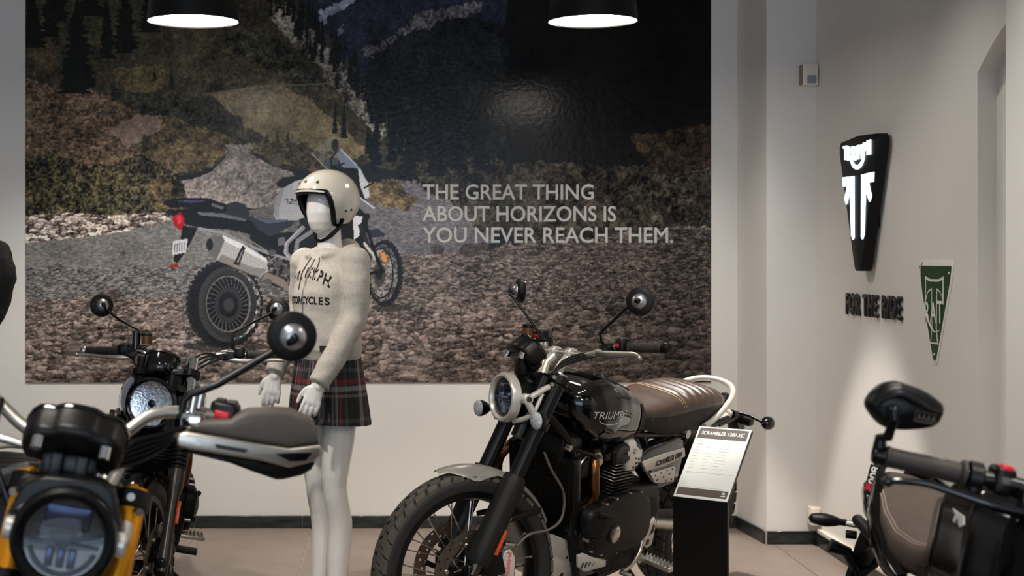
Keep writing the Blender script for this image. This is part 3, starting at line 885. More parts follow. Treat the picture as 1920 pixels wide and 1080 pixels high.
def make_wheel(root, name, ctr, R, W, rim, M, discs=(), disc_r=0.16, hub=0.05, spokes=36, blocks=0, rim_mat='black', cast=False, hubw=0.07):
    T = (M or Matrix()) @ Matrix.Translation(ctr)
    ri = rim
    wr = W * 0.36
    m = MB()
    m.lathe([(ri - 0.016, -wr * 0.75), (ri - 0.010, -wr), (ri + 0.012, -wr - 0.003), (ri + 0.012, -wr + 0.004), (ri + 0.004, -wr * .5), (ri + 0.004, wr * .5), (ri + 0.012, wr - 0.004), (ri + 0.012, wr + 0.003), (ri - 0.010, wr), (ri - 0.016, wr * 0.75), (ri - 0.020, wr * .3), (ri - 0.020, -wr * .3)], (0, 0, 0), (0, 1, 0), 72, closed=True)
    m.lathe([(0.012, -hubw), (hub * .62, -hubw), (hub, -hubw + .006), (hub, -hubw + .014), (hub * .6, -hubw * .5), (hub * .6, hubw * .5), (hub, hubw - .014), (hub, hubw - .006), (hub * .62, hubw), (0.012, hubw)], (0, 0, 0), (0, 1, 0), 32)
    if cast:
        for k in range(7):
            a = 2 * PI * k / 7
            for s in (-0.16, 0.16):
                m.tube([(hub * .8 * math.cos(a), 0, hub * .8 * math.sin(a)), (ri * .55 * math.cos(a + s * .4), 0, ri * .55 * math.sin(a + s * .4)), ((ri - .012) * math.cos(a + s), 0, (ri - .012) * math.sin(a + s))], [0.016, 0.011, 0.012], 8)
    w = part(name, m, K[rim_mat], root, M=T)
    m = MB()
    hs = R - ri
    m.lathe([(ri + .006, -wr), (ri + hs * .22, -W * .47), (ri + hs * .55, -W * .5), (R - hs * .22, -W * .46), (R - hs * .09, -W * .36), (R - hs * .03, -W * .2), (R, 0), (R - hs * .03, W * .2), (R - hs * .09, W * .36), (R - hs * .22, W * .46), (ri + hs * .55, W * .5), (ri + hs * .22, W * .47), (ri + .006, wr)], (0, 0, 0), (0, 1, 0), 96, caps=False)
    part('tyre', m, K['rubber'], w)
    if blocks:
        m = MB()
        prof = [(-.5, .78), (-.44, .86), (-.36, .93), (-.2, .975), (0, 1.0), (.2, .975), (.36, .93), (.44, .86), (.5, .78)]
        def surf(q):
            q = max(-.5, min(.5, q))
            for (a, b), (c, d) in zip(prof, prof[1:]):
                if a <= q <= c:
                    return ri + hs * (b + (d - b) * (q - a) / (c - a)) if c > a else ri + hs * b
            return R
        for row, (q0, q1, off, sk) in enumerate(((-.485, -.28, 0, .25), (-.255, -.02, .5, .18), (.02, .255, 0, -.18), (.28, .485, .5, -.25))):
            for k in range(blocks):
                a0 = 2 * PI * (k + off) / blocks; da = 2 * PI / blocks * .84
                vs = []
                for lift, inn in ((-.002, 0), (.0085, .05)):
                    for (u, v) in ((0, 0), (1, 0), (1, 1), (0, 1)):
                        qq = q0 + (q1 - q0) * (inn + (1 - 2 * inn) * v)
                        aa = a0 + da * (inn + (1 - 2 * inn) * u) + sk * 2 * PI / blocks * (v - .5) * (1 if row in (0, 1) else 1)
                        r = surf(qq) + lift
                        vs.append(m.bm.verts.new((r * math.cos(aa), W * qq, r * math.sin(aa))))
                for fidx in ((4, 5, 6, 7), (0, 1, 5, 4), (1, 2, 6, 5), (2, 3, 7, 6), (3, 0, 4, 7)):
                    m.bm.faces.new([vs[i] for i in fidx])
        o = part('tread_blocks', m, K['tread'], w, sharp=20); o['kind'] = 'stuff'
    if spokes:
        m = MB()
        for k in range(spokes):
            a = 2 * PI * k / spokes
            s = 1 if k % 2 else -1
            d = 0.42 if (k // 2) % 2 else -0.42
            m.tube([(hub * .95 * math.cos(a + d * 1.6), s * (hubw - .01), hub * .95 * math.sin(a + d * 1.6)), ((ri - .012) * math.cos(a), s * wr * .8, (ri - .012) * math.sin(a))], 0.0024, 5)
            c = V((ri - .022) * math.cos(a), s * wr * .8, (ri - .022) * math.sin(a))
            m.cyl(c, c + V(.016 * math.cos(a), 0, .016 * math.sin(a)), .0042, 6)
        o = part('spokes', m, K['steel'], w); o['kind'] = 'stuff'
    for y in discs:
        d = part('brake_disc', disc_mesh(disc_r, disc_r * .70, y), K['rotor'], w, 'drilled brake disc')
        s = 1 if y > 0 else -1
        m = MB()
        for k in range(6):
            a = 2 * PI * k / 6 + .2
            m.tube([(hub * .7 * math.cos(a - .35), y - s * .004, hub * .7 * math.sin(a - .35)), (disc_r * .5 * math.cos(a - .1), y - s * .003, disc_r * .5 * math.sin(a - .1)), (disc_r * .73 * math.cos(a), y, disc_r * .73 * math.sin(a))], [.013, .009, .010], 8, flat=.5)
        m.lathe([(hub * .55, 0), (hub * .9, 0), (hub * .9, .006), (hub * .55, .006)], (0, y - .006, 0), (0, 1, 0), 24, closed=True)
        part('disc_carrier', m, K['black'], w)
        m = MB()
        for k in range(6):
            a = 2 * PI * k / 6 + .2
            m.cyl((disc_r * .71 * math.cos(a), y - s * .004, disc_r * .71 * math.sin(a)), (disc_r * .71 * math.cos(a), y + s * .006, disc_r * .71 * math.sin(a)), .0085, 12, bevel=.0015)
        o = part('disc_bobbins', m, K['steel'], w); o['kind'] = 'stuff'
    return w

def fork_pt(t, y, fx, fz, rake, off):
    r = math.radians(rake)
    return V(fx + off * math.cos(r) - t * math.sin(r), y, fz + off * math.sin(r) + t * math.cos(r))

def round_mirror(root, S, stem, centre, axis, r=0.05, cap_mat='satin', stem_r=0.0055):
    """bar mirror: rubber rimmed round head with a metal dome on its back; axis = the way its back looks"""
    ax = Vector(axis).normalized(); c = Vector(centre)
    stem = list(stem) + [c + ax * .040 + (Vector(stem[-1]) - c) * .25, c + ax * .034]
    st = part('mirror_stem', MB().tube(stem, stem_r, 10), K['black'], root, M=S)
    h = part('mirror', MB().lathe([(r * .93, -.014), (r * .985, -.010), (r, 0), (r * .96, .008), (r * .80, .013), (r * .55, .0145), (.001, .015)], c, ax, 40), K['matte'], root, M=S)
    part('mirror_back', MB().lathe([(r * .56, .010), (r * .55, .016), (r * .46, .024), (r * .3, .030), (r * .12, .033), (.001, .0335)], c, ax, 32), K[cap_mat], h, 'bright metal dome')
    part('mirror_glass', MB().lathe([(r * .90, -.0135), (r * .90, -.0152)], c, ax, 32), K['chrome'], h)
    part('ball_joint', MB().sphere(c + ax * .034, .0095, 14, 10), K['black'], h)
    return h

def grip_set(root, S, p0, p1, r=0.0165, end='black', endlen=.03):
    p0 = Vector(p0); p1 = Vector(p1); d = (p1 - p0).normalized(); L = (p1 - p0).length
    prof = [(r * 1.35, 0), (r * 1.35, .004), (r, .007)]
    n = 14
    for k in range(n):
        x = .01 + (L - .014) * k / n
        prof += [(r * 1.02, x), (r * 1.02, x + (L - .014) / n * .72), (r * .97, x + (L - .014) / n * .8), (r * .97, x + (L - .014) / n * .97)]
    prof += [(r * 1.04, L - .003), (r * .9, L)]
    g = part('grip', MB().lathe(prof, p0, d, 20), K['grip'], root, M=S)
    part('bar_end', MB().lathe([(r * .95, 0), (r * 1.12, .004), (r * 1.12, endlen * .75), (r * .9, endlen), (.004, endlen + .001)], p1, d, 20), K[end], g)
    return g

def lever(root, S, pts, mat_='alu', r=(.010, .0085, .007, .0075)):
    return part('lever', MB().tube(pts, list(r), 10, smooth=5, flat=.7).sphere(pts[-1], .0085, 10, 8), K[mat_], root, M=S)

def switch_pod(root, S, c, rot, size=(.05, .055, .045), red=True):
    c = Vector(c)
    h = part('switch_housing', MB().box(c, size, rot, bevel=.010, seg=3), K['plastic'], root, M=S)
    R = rot
    a, b, d = size
    part('switch_buttons', MB().box(c + R @ V(-.002, -b * .20, d * .5), (a * .6, b * .32, .008), R, bevel=.002).box(c + R @ V(-.002, b * .2, d * .5), (a * .6, b * .32, .008), R, bevel=.002), K['greyplastic'], h)
    if red:
        part('red_button', MB().box(c + R @ V(a * .48, 0, -.002), (.010, b * .55, d * .34), R, bevel=.004, seg=3), K['red'], h, 'red button')
    return h

def bulb_indicator(root, S, c, axis, stem, r=.031, lens='clear'):
    ax = Vector(axis).normalized(); c = Vector(c)
    b = part('indicator', MB().lathe([(r * .98, 0), (r * .98, -.006), (r * .8, -.024), (r * .45, -.040), (.004, -.046)], c, ax, 28), K['black'], root, M=S)
    part('indicator_lens', MB().lathe([(r * .95, -.002), (r * .96, .004), (r * .8, .011), (r * .4, .015), (.001, .016)], c, ax, 28), K['lens'] if lens == 'clear' else K['dkglass'], b, 'clear ribbed lens' if lens == 'clear' else None)
    part('indicator_stem', MB().tube(stem, .0085, 10), K['black'], b)
    return b
K['satin'] = mat('satin_cap', '#b4b6ba', 0.34, 0.9, var=0.04)
K['lens'] = mat('ribbed_lens', '#aeb0b2', 0.12, 0.0, var=0.35, scale=160, bump=0.9, bscale=220, coat=0.5)

def superring(x, hw, zb, zt, n=2.6, seg=40, ny=None):
    zc = (zb + zt) / 2; hz = (zt - zb) / 2
    out = []
    for j in range(seg):
        a = 2 * PI * j / seg
        c, s = math.cos(a), math.sin(a)
        out.append(V(x, hw * math.copysign(abs(c) ** (2 / n), c), zc + hz * math.copysign(abs(s) ** (2 / n), s)))
    return out

def interp(tab, x):
    if x <= tab[0][0]: return tab[0][1:]
    for a, b in zip(tab, tab[1:]):
        if x <= b[0]:
            f = (x - a[0]) / (b[0] - a[0])
            f = f * f * (3 - 2 * f) * .35 + f * .65
            return [p + (q - p) * f for p, q in zip(a[1:], b[1:])]
    return tab[-1][1:]

def tank_wrap(me, tab, n, lift, side=1, org=(0, 0, 0), xdir=-1):
    """lays flat lettering (x right, y up) on the flank of a lofted tank"""
    for v in me.vertices:
        x = org[0] + xdir * v.co.x; z = org[2] + v.co.y; t = v.co.z
        hw, zb, zt = interp(tab, x)
        zc = (zb + zt) / 2; hz = (zt - zb) / 2
        q = max(0.0, 1 - min(1, abs((z - zc) / hz)) ** n) ** (1 / n)
        v.co = V(x, side * (hw * q + lift + max(t, 0)), z)

def fins(root, x0, x1, hw, z0, z1, n, m='black', edge='fin', bright=0, grow=0.0):
    for k in range(n):
        z = z0 + (z1 - z0) * (k + .5) / n
        part('cooling_fin', MB().box(((x0 + x1) / 2, 0, z), (x1 - x0 + grow * k, 2 * hw, (z1 - z0) / n * .30), bevel=.0015, seg=1), K[edge if k >= n - bright else m], root)
# ================================================================ black scrambler with the brown ribbed seat (centre)
WB_A = 1.53
bA = bike_root('scrambler_motorcycle', 'black scrambler motorcycle with brown ribbed leather seat and silver front mudguard', 227.8, (0.227, 4.478), WB_A, 12.0)
S = steer_matrix(WB_A, .348, 26, .12, -25)
FP = lambda t, y: fork_pt(t, y, WB_A, .348, 26, .034)
make_wheel(bA, 'front_wheel', (WB_A, 0, .348), .341, .098, .272, S, discs=(.075, -.075), disc_r=.160, hub=.042, spokes=36, blocks=40, hubw=.055)
make_wheel(bA, 'rear_wheel', (0, 0, .322), .316, .150, .218, None, discs=(-.09,), disc_r=.128, hub=.06, spokes=32, blocks=34, hubw=.07)
for s in (1, -1):
    tb = part('fork_tube', MB().lathe([(.0265, 0), (.0275, .01), (.0275, .34), (.0285, .345), (.0285, .41), (.0265, .42)], FP(.33, s * .105), FP(1, 0) - FP(0, 0), 28), K['black'], bA, M=S)
    part('fork_slider', MB().lathe([(.0235, 0), (.0235, .36)], FP(.0, s * .105), FP(1, 0) - FP(0, 0), 24), K['darksteel'], tb)
    g = []
    ax = (FP(1, 0) - FP(0, 0)).normalized(); fw = V(ax.z, 0, -ax.x); sd = V(0, s, 0)
    for t, r, w in ((.040, .036, 1.0), (.048, .040, 1.0), (.10, .043, 1.0), (.30, .044, 1.0), (.335, .043, 1.0), (.355, .041, .85), (.366, .039, .6)):
        g.append([FP(t, s * .105) + fw * (r * math.cos(a)) + sd * (r * math.sin(a)) for a in [math.radians(38 + (-125 + 250 * k / 18) * w) for k in range(19)]])
    m = MB().grid(g); bmesh.ops.solidify(m.bm, geom=m.bm.faces[:], thickness=.003)
    part('fork_guard', m, K['guard'], tb, 'dark grey fork guard')
    part('axle_lug', MB().box(FP(.0, s * .105), (.05, .036, .075), bevel=.012, seg=3).cyl((WB_A, s * .085, .348), (WB_A, s * .128, .348), .021, 20, bevel=.003), K['black'], tb)
    part('axle_nut', MB().cyl((WB_A, s * .126, .348), (WB_A, s * .140, .348), .013, 6), K['steel'], tb)
    # caliper
    part('brake_caliper', MB().slab([(1.432, 0.433), (1.408, 0.448), (1.385, 0.41), (1.385, 0.345), (1.418, 0.335), (1.440, 0.413)], XZ, s * .055, s * .102, bevel=.008), K['silverpaint'], bA, M=S)
    part('caliper_mount', MB().slab([(1.42, .36), (1.44, .43), (1.50, .42), (1.52, .37), (1.47, .345)], XZ, s * .086, s * .100, bevel=.003), K['black'], bA, M=S)
    part('fork_reflector', MB().slab([(1.462, .515), (1.446, .512), (1.446, .50), (1.478, .430), (1.494, .432), (1.497, .446)], XZ, s * .128, s * .137, bevel=.003), K['orange'], bA, 'orange reflector', M=S)
me = text_mesh('brembo', .018, .0006, 1.0)
w_ = max(v.co.x for v in me.vertices)
me.transform(Matrix.Diagonal((.080 / w_, 1, 1, 1)))
place_text('caliper_lettering', me, K['red'], basis((1.404, .1030, .430), (.08, 0, -1), (1, 0, .08)), bA, 'red lettering on the caliper').matrix_basis = S
part('caliper_fittings', MB().cyl((1.40, .11, .455), (1.44, .11, .462), .009, 12).cyl((1.45, .125, .49), (1.45, .11, .49), .008, 8).cyl((1.43, .125, .55), (1.43, .10, .55), .008, 8), K['steel'], bA, M=S)
part('brake_hose', MB().tube([A for A in [(1.36, .11, .80), (1.319, .125, .737), (1.236, .13, .658), (1.205, .13, .595), (1.212, .13, .536), (1.273, .125, .509), (1.37, .115, .505), (1.43, .11, .47)]], .0048, 8, smooth=6), K['greyplastic'], bA)
# triple clamps, steering head
m = MB()
for t, h in ((.715, .030), (.545, .034)):
    for s in (1, -1):
        m.lathe([(.030, 0), (.036, .003), (.036, h - .003), (.030, h)], FP(t, s * .105), FP(1, 0) - FP(0, 0), 28)
    c = FP(t + h / 2 / 1, 0) - V(.02, 0, 0)
    m.box(c, (.06, .19, h * .8), Matrix.Rotation(math.radians(-26), 3, 'Y'), bevel=.006)
part('triple_clamp', m, K['black'], bA, M=S)
part('clamp_bolts', both(lambda m, s: (m.cyl(FP(.735, s * .105) + V(.036, s * .012, .012), FP(.735, s * .105) + V(.036, s * .022, .012), .0075, 10), m.cyl(FP(.72, s * .105) + V(.036, s * .012, .0), FP(.72, s * .105) + V(.036, s * .022, .0), .0075, 10), m.cyl(FP(.748, s * .105), FP(.757, s * .105), .022, 24, bevel=.003), m.cyl(FP(.56, s * .105) + V(.03, s * .02, 0), FP(.56, s * .105) + V(.036, s * .032, 0), .008, 10))), K['steel'], bA, M=S)['kind'] = 'stuff'
part('steering_head', MB().cyl((1.365, 0, .82), (1.265, 0, 1.03), .032, 24), K['black'], bA)
# front mudguard: a curved blade over the tyre
rows = []
for k in range(22):
    a = math.radians(70 + (152 - 70) * k / 21)
    r = .372 - .012 * k / 21
    wd = .052 * min(1, .35 + k / 6) if k < 6 else .052 * (1 if k < 17 else 1 - (k - 17) * .06)
    drop = .012 + .046 * max(0, 1 - abs(k - 5.5) / 4.5) if k < 10 else .024
    row = []
    for j in range(11):
        q = -1 + 2 * j / 10
        rr = r + .006 - drop * abs(q) ** 2.4
        row.append(V(WB_A + rr * math.cos(a), wd * q, .348 + rr * math.sin(a)))
    rows.append(row)
m = MB().grid(rows); bmesh.ops.solidify(m.bm, geom=m.bm.faces[:], thickness=.003)
fm = part('front_mudguard', m, K['silverpaint'], bA, 'silver front mudguard', M=S, sharp=60)
part('mudguard_stay', both(lambda m, s: (m.tube([(1.26, s * .052, .56), (1.36, s * .075, .545), (1.44, s * .085, .53)], .010, 10, flat=.4))), K['black'], fm)
part('mudguard_bolts', both(lambda m, s: (m.cyl((1.42, s * .05, .672), (1.42, s * .062, .674), .007, 8), m.cyl((1.385, s * .05, .655), (1.385, s * .062, .657), .007, 8))), K['steel'], fm)
# headlight
hl = part('headlight', MB().lathe([(.080, .0), (.078, -.05), (.068, -.085), (.045, -.11), (.004, -.115)], (1.385, 0, .953), (1, 0, .03), 40), K['black'], bA, M=S)
part('headlight_ring', MB().lathe([(.081, -.012), (.087, -.006), (.0875, .018), (.083, .027), (.075, .028), (.069, .020), (.067, .006), (.066, .0)], (1.385, 0, .953), (1, 0, .03), 56, caps=False), K['silverpaint'], hl, 'silver lamp ring')
part('headlight_bowl', MB().lathe([(.067, .004), (.06, .0), (.04, -.012), (.004, -.02)], (1.385, 0, .953), (1, 0, .03), 40), K['dkglass'], hl)
part('light_unit', MB().box((1.392, 0, .985), (.012, .05, .036), bevel=.006).box((1.392, 0, .953), (.016, .105, .012), bevel=.004).cyl((1.385, .0, .918), (1.398, 0, .918), .024, 24, bevel=.004).box((1.390, .03, .953), (.01, .012, .07), bevel=.003).box((1.390, -.03, .953), (.01, .012, .07), bevel=.003), mat('projector', '#8a96b4', .1, .8, var=.3, scale=60), hl, 'blue-grey projector unit')
part('headlight_glass', MB().lathe([(.0675, .016), (.06, .021), (.04, .027), (.02, .030), (.001, .031)], (1.385, 0, .953), (1, 0, .03), 40), K['clear'], hl)
part('headlight_bracket', both(lambda m, s: (m.cyl((1.368, s * .085, .957), (1.368, s * .118, .957), .0195, 20, bevel=.003), m.tube([(1.37, s * .108, .957), (1.304, s * .112, .992), (1.285, s * .112, 1.0)], .0105, 12), m.tube([(1.37, s * .108, .95), (1.343, s * .112, .905)], .0125, 12), m.tube([(1.308, s * .108, .976), (1.343, s * .110, .903)], .0075, 10), m.tube([(1.343, s * .112, .905), (1.362, s * .08, .885), (1.372, s * .03, .872)], .010, 10))), K['silverpaint'], hl, 'silver lamp bracket')
part('bracket_screw', both(lambda m, s: (m.cyl((1.368, s * .117, .957), (1.368, s * .121, .957), .010, 12), m.cyl((1.34, s * .12, .90), (1.34, s * .13, .90), .008, 8))), K['darksteel'], hl)
for s in (1, -1):
    bulb_indicator(bA, S, (1.383, s * .198, .893), (1, s * .05, 0), [(1.345, s * .198, .893), (1.34, s * .15, .895), (1.33, s * .11, .895)])
# instrument pod
def instrument(root, S, c, w=1.0):
    nz = V(-.80, 0, .60); up = V(.60, 0, .80)
    f = lambda a, b, t: V(c) + V(0, a * w, 0) + up * b + nz * t
    ol = [(-.080, -.040), (-.084, .0), (-.066, .030), (-.040, .034), (-.022, .044), (.022, .044), (.040, .034), (.066, .030), (.084, .0), (.080, -.040), (.05, -.052), (-.05, -.052)]
    g = part('instrument_case', MB().slab(ol, f, .020, -.038, bevel=.016, smooth=2), K['plastic'], root, M=S)
    part('instrument_bezel', MB().slab([(a * 1.03, b * 1.05) for a, b in ol], f, .018, .030, bevel=.004, smooth=2), K['gloss'], g)
    part('display', MB().slab([(a * .86, b * .82) for a, b in ol], f, .029, .0315, smooth=2), K['dkglass'], g)
    m = MB()
    for s in (1, -1):
        p = f(s * .055, .016, -.034)
        part('instrument_peg', MB().cyl(p, p - nz * .022 - up * .012, .0115, 16, bevel=.002), K['chrome'], g)
    return g
rot = Matrix.Rotation(math.radians(38), 3, 'Y')
g = instrument(bA, S, (1.315, -.008, 1.122), .88)
part('instrument_mount', MB().box((1.30, .0, 1.075), (.05, .09, .05), rot, bevel=.01).box((1.33, 0, 1.06), (.04, .05, .06), bevel=.008), K['black'], g)
# handlebar, risers
part('riser_clamp', both(lambda m, s: (m.tube([FP(.745, s * .045) - V(.02, 0, 0), (1.195, s * .05, 1.075), (1.158, s * .05, 1.105)], [.019, .016, .021], 14), m.cyl((1.158, s * .036, 1.110), (1.158, s * .066, 1.110), .0235, 20, bevel=.003))), K['silverpaint'], bA, 'silver handlebar clamps', M=S)
hb = [(1.045, .44, 1.161), (1.078, .30, 1.152), (1.098, .22, 1.146), (1.140, .15, 1.118), (1.157, .10, 1.110), (1.158, 0, 1.110)]
hb = hb + [(x, -y, z) for x, y, z in hb[-2::-1]]
part('handlebar', MB().tube(hb, .0122, 14, smooth=5).tube([(1.158, .10, 1.11), (1.158, -.10, 1.11)], .0148, 14), K['alu'], bA, M=S)
for s in (1, -1):
    grip_set(bA, S, (1.080, s * .292, 1.152), (1.047, s * .425, 1.160))
    rotm = Matrix.Rotation(s * math.radians(-13), 3, 'Z')
    switch_pod(bA, S, (1.088, s * .262, 1.158), rotm, (.044, .052, .046))
    part('lever_perch', MB().box((1.112, s * .205, 1.138), (.048, .05, .030), rotm, bevel=.006).cyl((1.10, s * .187, 1.142), (1.10, s * .225, 1.142), .0185, 16), K['black'], bA, M=S)
    lever(bA, S, [(1.135, s * .18, 1.126), (1.136, s * .235, 1.124), (1.126, s * .30, 1.128), (1.116, s * .36, 1.132), (1.112, s * .388, 1.124)], r=(.014, .0125, .0095, .0085))
    part('lever_pivot', MB().cyl((1.134, s * .225, 1.118), (1.134, s * .225, 1.134), .007, 12), K['darksteel'], bA, M=S)
round_mirror(bA, S, [(1.118, .222, 1.14), (1.150, .222, 1.165), (1.160, .225, 1.195), (1.160, .27, 1.224), (1.136, .345, 1.290), (1.128, .372, 1.308)], (1.112, .382, 1.312), wdir(bA, S, (-.42, -.88, .10)), r=.049)
round_mirror(bA, S, [(1.10, -.212, 1.14), (1.121, -.22, 1.165), (1.132, -.25, 1.20), (1.181, -.30, 1.287), (1.193, -.325, 1.312), (1.165, -.350, 1.316)], (1.118, -.381, 1.327), wdir(bA, S, (-.985, -.12, .05)), r=.049, stem_r=.005)
part('brake_reservoir', MB().cyl((1.147, -.262, 1.155), (1.147, -.262, 1.19), .021, 20), K['amberfluid'], bA, 'amber fluid reservoir', M=S)
part('reservoir_cap', MB().cyl((1.147, -.262, 1.188), (1.147, -.262, 1.202), .0225, 20, bevel=.002), K['black'], bA, M=S)
m = MB()
for k, (a, b, c) in enumerate(((.02, .0, 0), (.035, .012, .01), (.05, -.008, .02), (-.03, .0, .0), (.008, .02, .03))):
    m.tube([(1.105, .19, 1.128 - c * .3), (1.155, .13 + a * .3, 1.108 + b * .6), (1.215, .085, 1.075 + b * .6), (1.26, .075 - a * .3, 1.02), (1.29, .075 - a, .96), (1.30, .07 - a, .88)], .0045, 7, smooth=5)
part('control_cables', m, K['black'], bA, M=S)['kind'] = 'stuff'
# tank
TK = [(.690, .03, .830, .868), (.697, .070, .805, .892), (.712, .100, .790, .912), (.738, .122, .780, .936), (.775, .138, .772, .962), (.84, .154, .764, .992), (.92, .164, .762, 1.016), (1.0, .168, .770, 1.032), (1.07, .160, .790, 1.030), (1.13, .140, .830, 1.014), (1.17, .105, .880, .992), (1.19, .05, .91, .962)]
xs_ = [.690 + (1.19 - .690) * k / 48 for k in range(49)]
tk = part('fuel_tank', MB().loft([superring(x, *interp(TK, x), n=2.7, seg=44) for x in xs_]), K['gloss'], bA, sharp=60)
part('filler_cap', MB().lathe([(.034, -.004), (.036, .004), (.030, .010), (.001, .011)], (.95, 0, 1.019), (-.1, 0, 1), 28), K['gloss'], tk)
part('tank_strap', MB().loft([[V(x, w, zz + o) for w in (-.016, .016) for o in ((0, .004) if w < 0 else (.004, 0))] for x, zz in ((.74, .947), (.79, .974), (.84, .996), (.88, 1.007))]), K['darksteel'], tk)
me = text_mesh('TRIUMPH', .026, .0, 1.0, bold=.0, shear=.15, align='CENTER')
w_ = max(v.co.x for v in me.vertices) - min(v.co.x for v in me.vertices)
me.transform(Matrix.Diagonal((.178 / w_, 1, 1, 1)))
tank_wrap(me, TK, 2.7, .0012, 1, (1.047, 0, .908))
me.materials.clear(); me.materials.append(K['silverpaint']); link('tank_lettering', me, tk, 'silver lettering on the tank')
arcp = [V(1.047 - .058 * math.cos(a), 0, .905 + .020 * math.sin(a)) for a in np.linspace(PI * 1.02, PI * 2, 14)]
m = MB().tube([V(p.x, interp(TK, p.x)[0] * max(0, 1 - abs((p.z - sum(interp(TK, p.x)[1:]) / 2) / ((interp(TK, p.x)[2] - interp(TK, p.x)[1]) / 2)) ** 2.7) ** (1 / 2.7) + .0012, p.z) for p in arcp], .0016, 5)
part('tank_emblem_arc', m, K['silverpaint'], tk)
kp = MB()
rows = []
for i in range(9):
    x = .728 + .085 * i / 8; row = []
    for j in range(9):
        z = .812 + .11 * j / 8 + .012 * (x - .728) / .085
        hw, zb, zt = interp(TK, x); q = max(0, 1 - abs((z - (zb + zt) / 2) / ((zt - zb) / 2)) ** 2.7) ** (1 / 2.7)
        row.append(V(x, hw * q + .003, z))
    rows.append(row)
kp.grid(rows); bmesh.ops.solidify(kp.bm, geom=kp.bm.faces[:], thickness=.003)
part('knee_pad', kp, K['matte'], tk)
# seat
ST = [(.040, .05, .850, .880), (.052, .085, .835, .897), (.09, .115, .818, .915), (.14, .130, .804, .928), (.22, .138, .790, .938), (.30, .141, .780, .944), (.38, .140, .774, .943), (.47, .138, .770, .936), (.56, .132, .776, .922), (.66, .116, .796, .906), (.73, .098, .822, .893), (.78, .08, .838, .884)]
rings = []
for k in range(151):
    x = .040 + .74 * k / 150
    hw, zb, zt = interp(ST, x)
    rg = superring(x, hw, zb, zt, n=3.0, seg=44)
    if .075 < x < .470:
        rip = .0165 * (abs(math.sin(PI * (x - .075) / .0564)) ** .8 - .8)
        for p in rg:
            if p.z > zt - .03 and abs(p.y) < hw * .93:
                p.z += rip * min(1, (hw * .93 - abs(p.y)) / (hw * .25))
    rings.append(rg)
seat = part('seat', MB().loft(rings), K['leather'], bA, 'brown ribbed leather seat', sharp=70)
def seat_edge(x, dz=0.0):
    hw, zb, zt = interp(ST, x)
    return hw, zt
for xx in (.478, .494):
    hw, zb, zt = interp(ST, xx)
    part('seat_piping', MB().tube([V(xx - .05 * abs(q) ** 2 * (1 if abs(q) > .3 else 1) * 0 + .03 * (1 - q * q) - .03, hw * .97 * q, (zb + zt) / 2 + (zt - zb) / 2 * max(0, 1 - abs(.97 * q) ** 3.0) ** (1 / 3.0) + .001) for q in np.linspace(-1, 1, 25)], .0028, 6), mat('seat_piping', '#9a8468', .5), seat)
sk = []
for k in range(30):
    x = .045 + .73 * k / 29; hw, zb, zt = interp(ST, x)
    sk.append([V(x, q * (hw * .99 + .0015), zb + (zt - zb) * f) for q, f in ((1, .58), (1.0, .30), (.93, .05))])
m = MB().grid(sk); g2 = MB().grid([[V(p.x, -p.y, p.z) for p in r] for r in sk])
bmesh.ops.solidify(m.bm, geom=m.bm.faces[:], thickness=.002)
part('seat_side', m, K['leather_dark'], seat)
bmesh.ops.solidify(g2.bm, geom=g2.bm.faces[:], thickness=.002)
part('seat_side', g2, K['leather_dark'], seat)
# rear loop, tail
lp = [(.30, .150, .80), (.22, .148, .825), (.13, .140, .862), (.04, .118, .893), (-.02, .085, .915), (-.055, .035, .926), (-.055, -.035, .926), (-.02, -.085, .915), (.04, -.118, .893), (.13, -.140, .862), (.22, -.148, .825), (.30, -.150, .80)]
part('rear_loop', MB().tube(lp, .0125, 14, smooth=6), K['silverpaint'], bA, 'pale silver tail loop')
tl = MB()
rings = []
for x, hw, zb, zt in ((.14, .10, .755, .785), (.05, .105, .758, .798), (-.04, .092, .764, .808), (-.11, .065, .772, .808), (-.14, .04, .78, .802)):
    rings.append(superring(x, hw, zb, zt, 3.2, 28))
part('tail_cowl', tl.loft(rings), K['silverpaint'], bA, 'silver tail cowl')
part('tail_light', MB().lathe([(.024, -.03), (.030, -.01), (.030, .01), (.026, .016)], (-.14, 0, .835), (-1, 0, .1), 24), K['gloss'], bA)
part('tail_trim', both(lambda m, s: m.tube([(.10, s * .118, .775), (.0, s * .114, .785), (-.08, s * .103, .792)], .007, 8, flat=.5)), K['black'], bA)
part('plate_hanger', MB().slab([(-.20, .785), (-.30, .765), (-.335, .70), (-.36, .56), (-.33, .56), (-.29, .69), (-.22, .745)], XZ, -.03, .03, bevel=.006).box((-.30, 0, .735), (.05, .15, .035), bevel=.01), K['black'], bA)
for s in (1, -1):
    c = V(-.255, s * .165, .765)
    bl = part('rear_indicator', MB().lathe([(.004, -.035), (.018, -.028), (.028, -.012), (.030, .004), (.028, .010), (.001, .014)], c, (-1, 0, 0), 24), K['gloss'], bA)
    part('indicator_stem', MB().tube([c + V(.02, -s * .005, 0), c + V(.02, -s * .08, .012), c + V(.03, -s * .125, .012)], .007, 10), K['black'], bl)
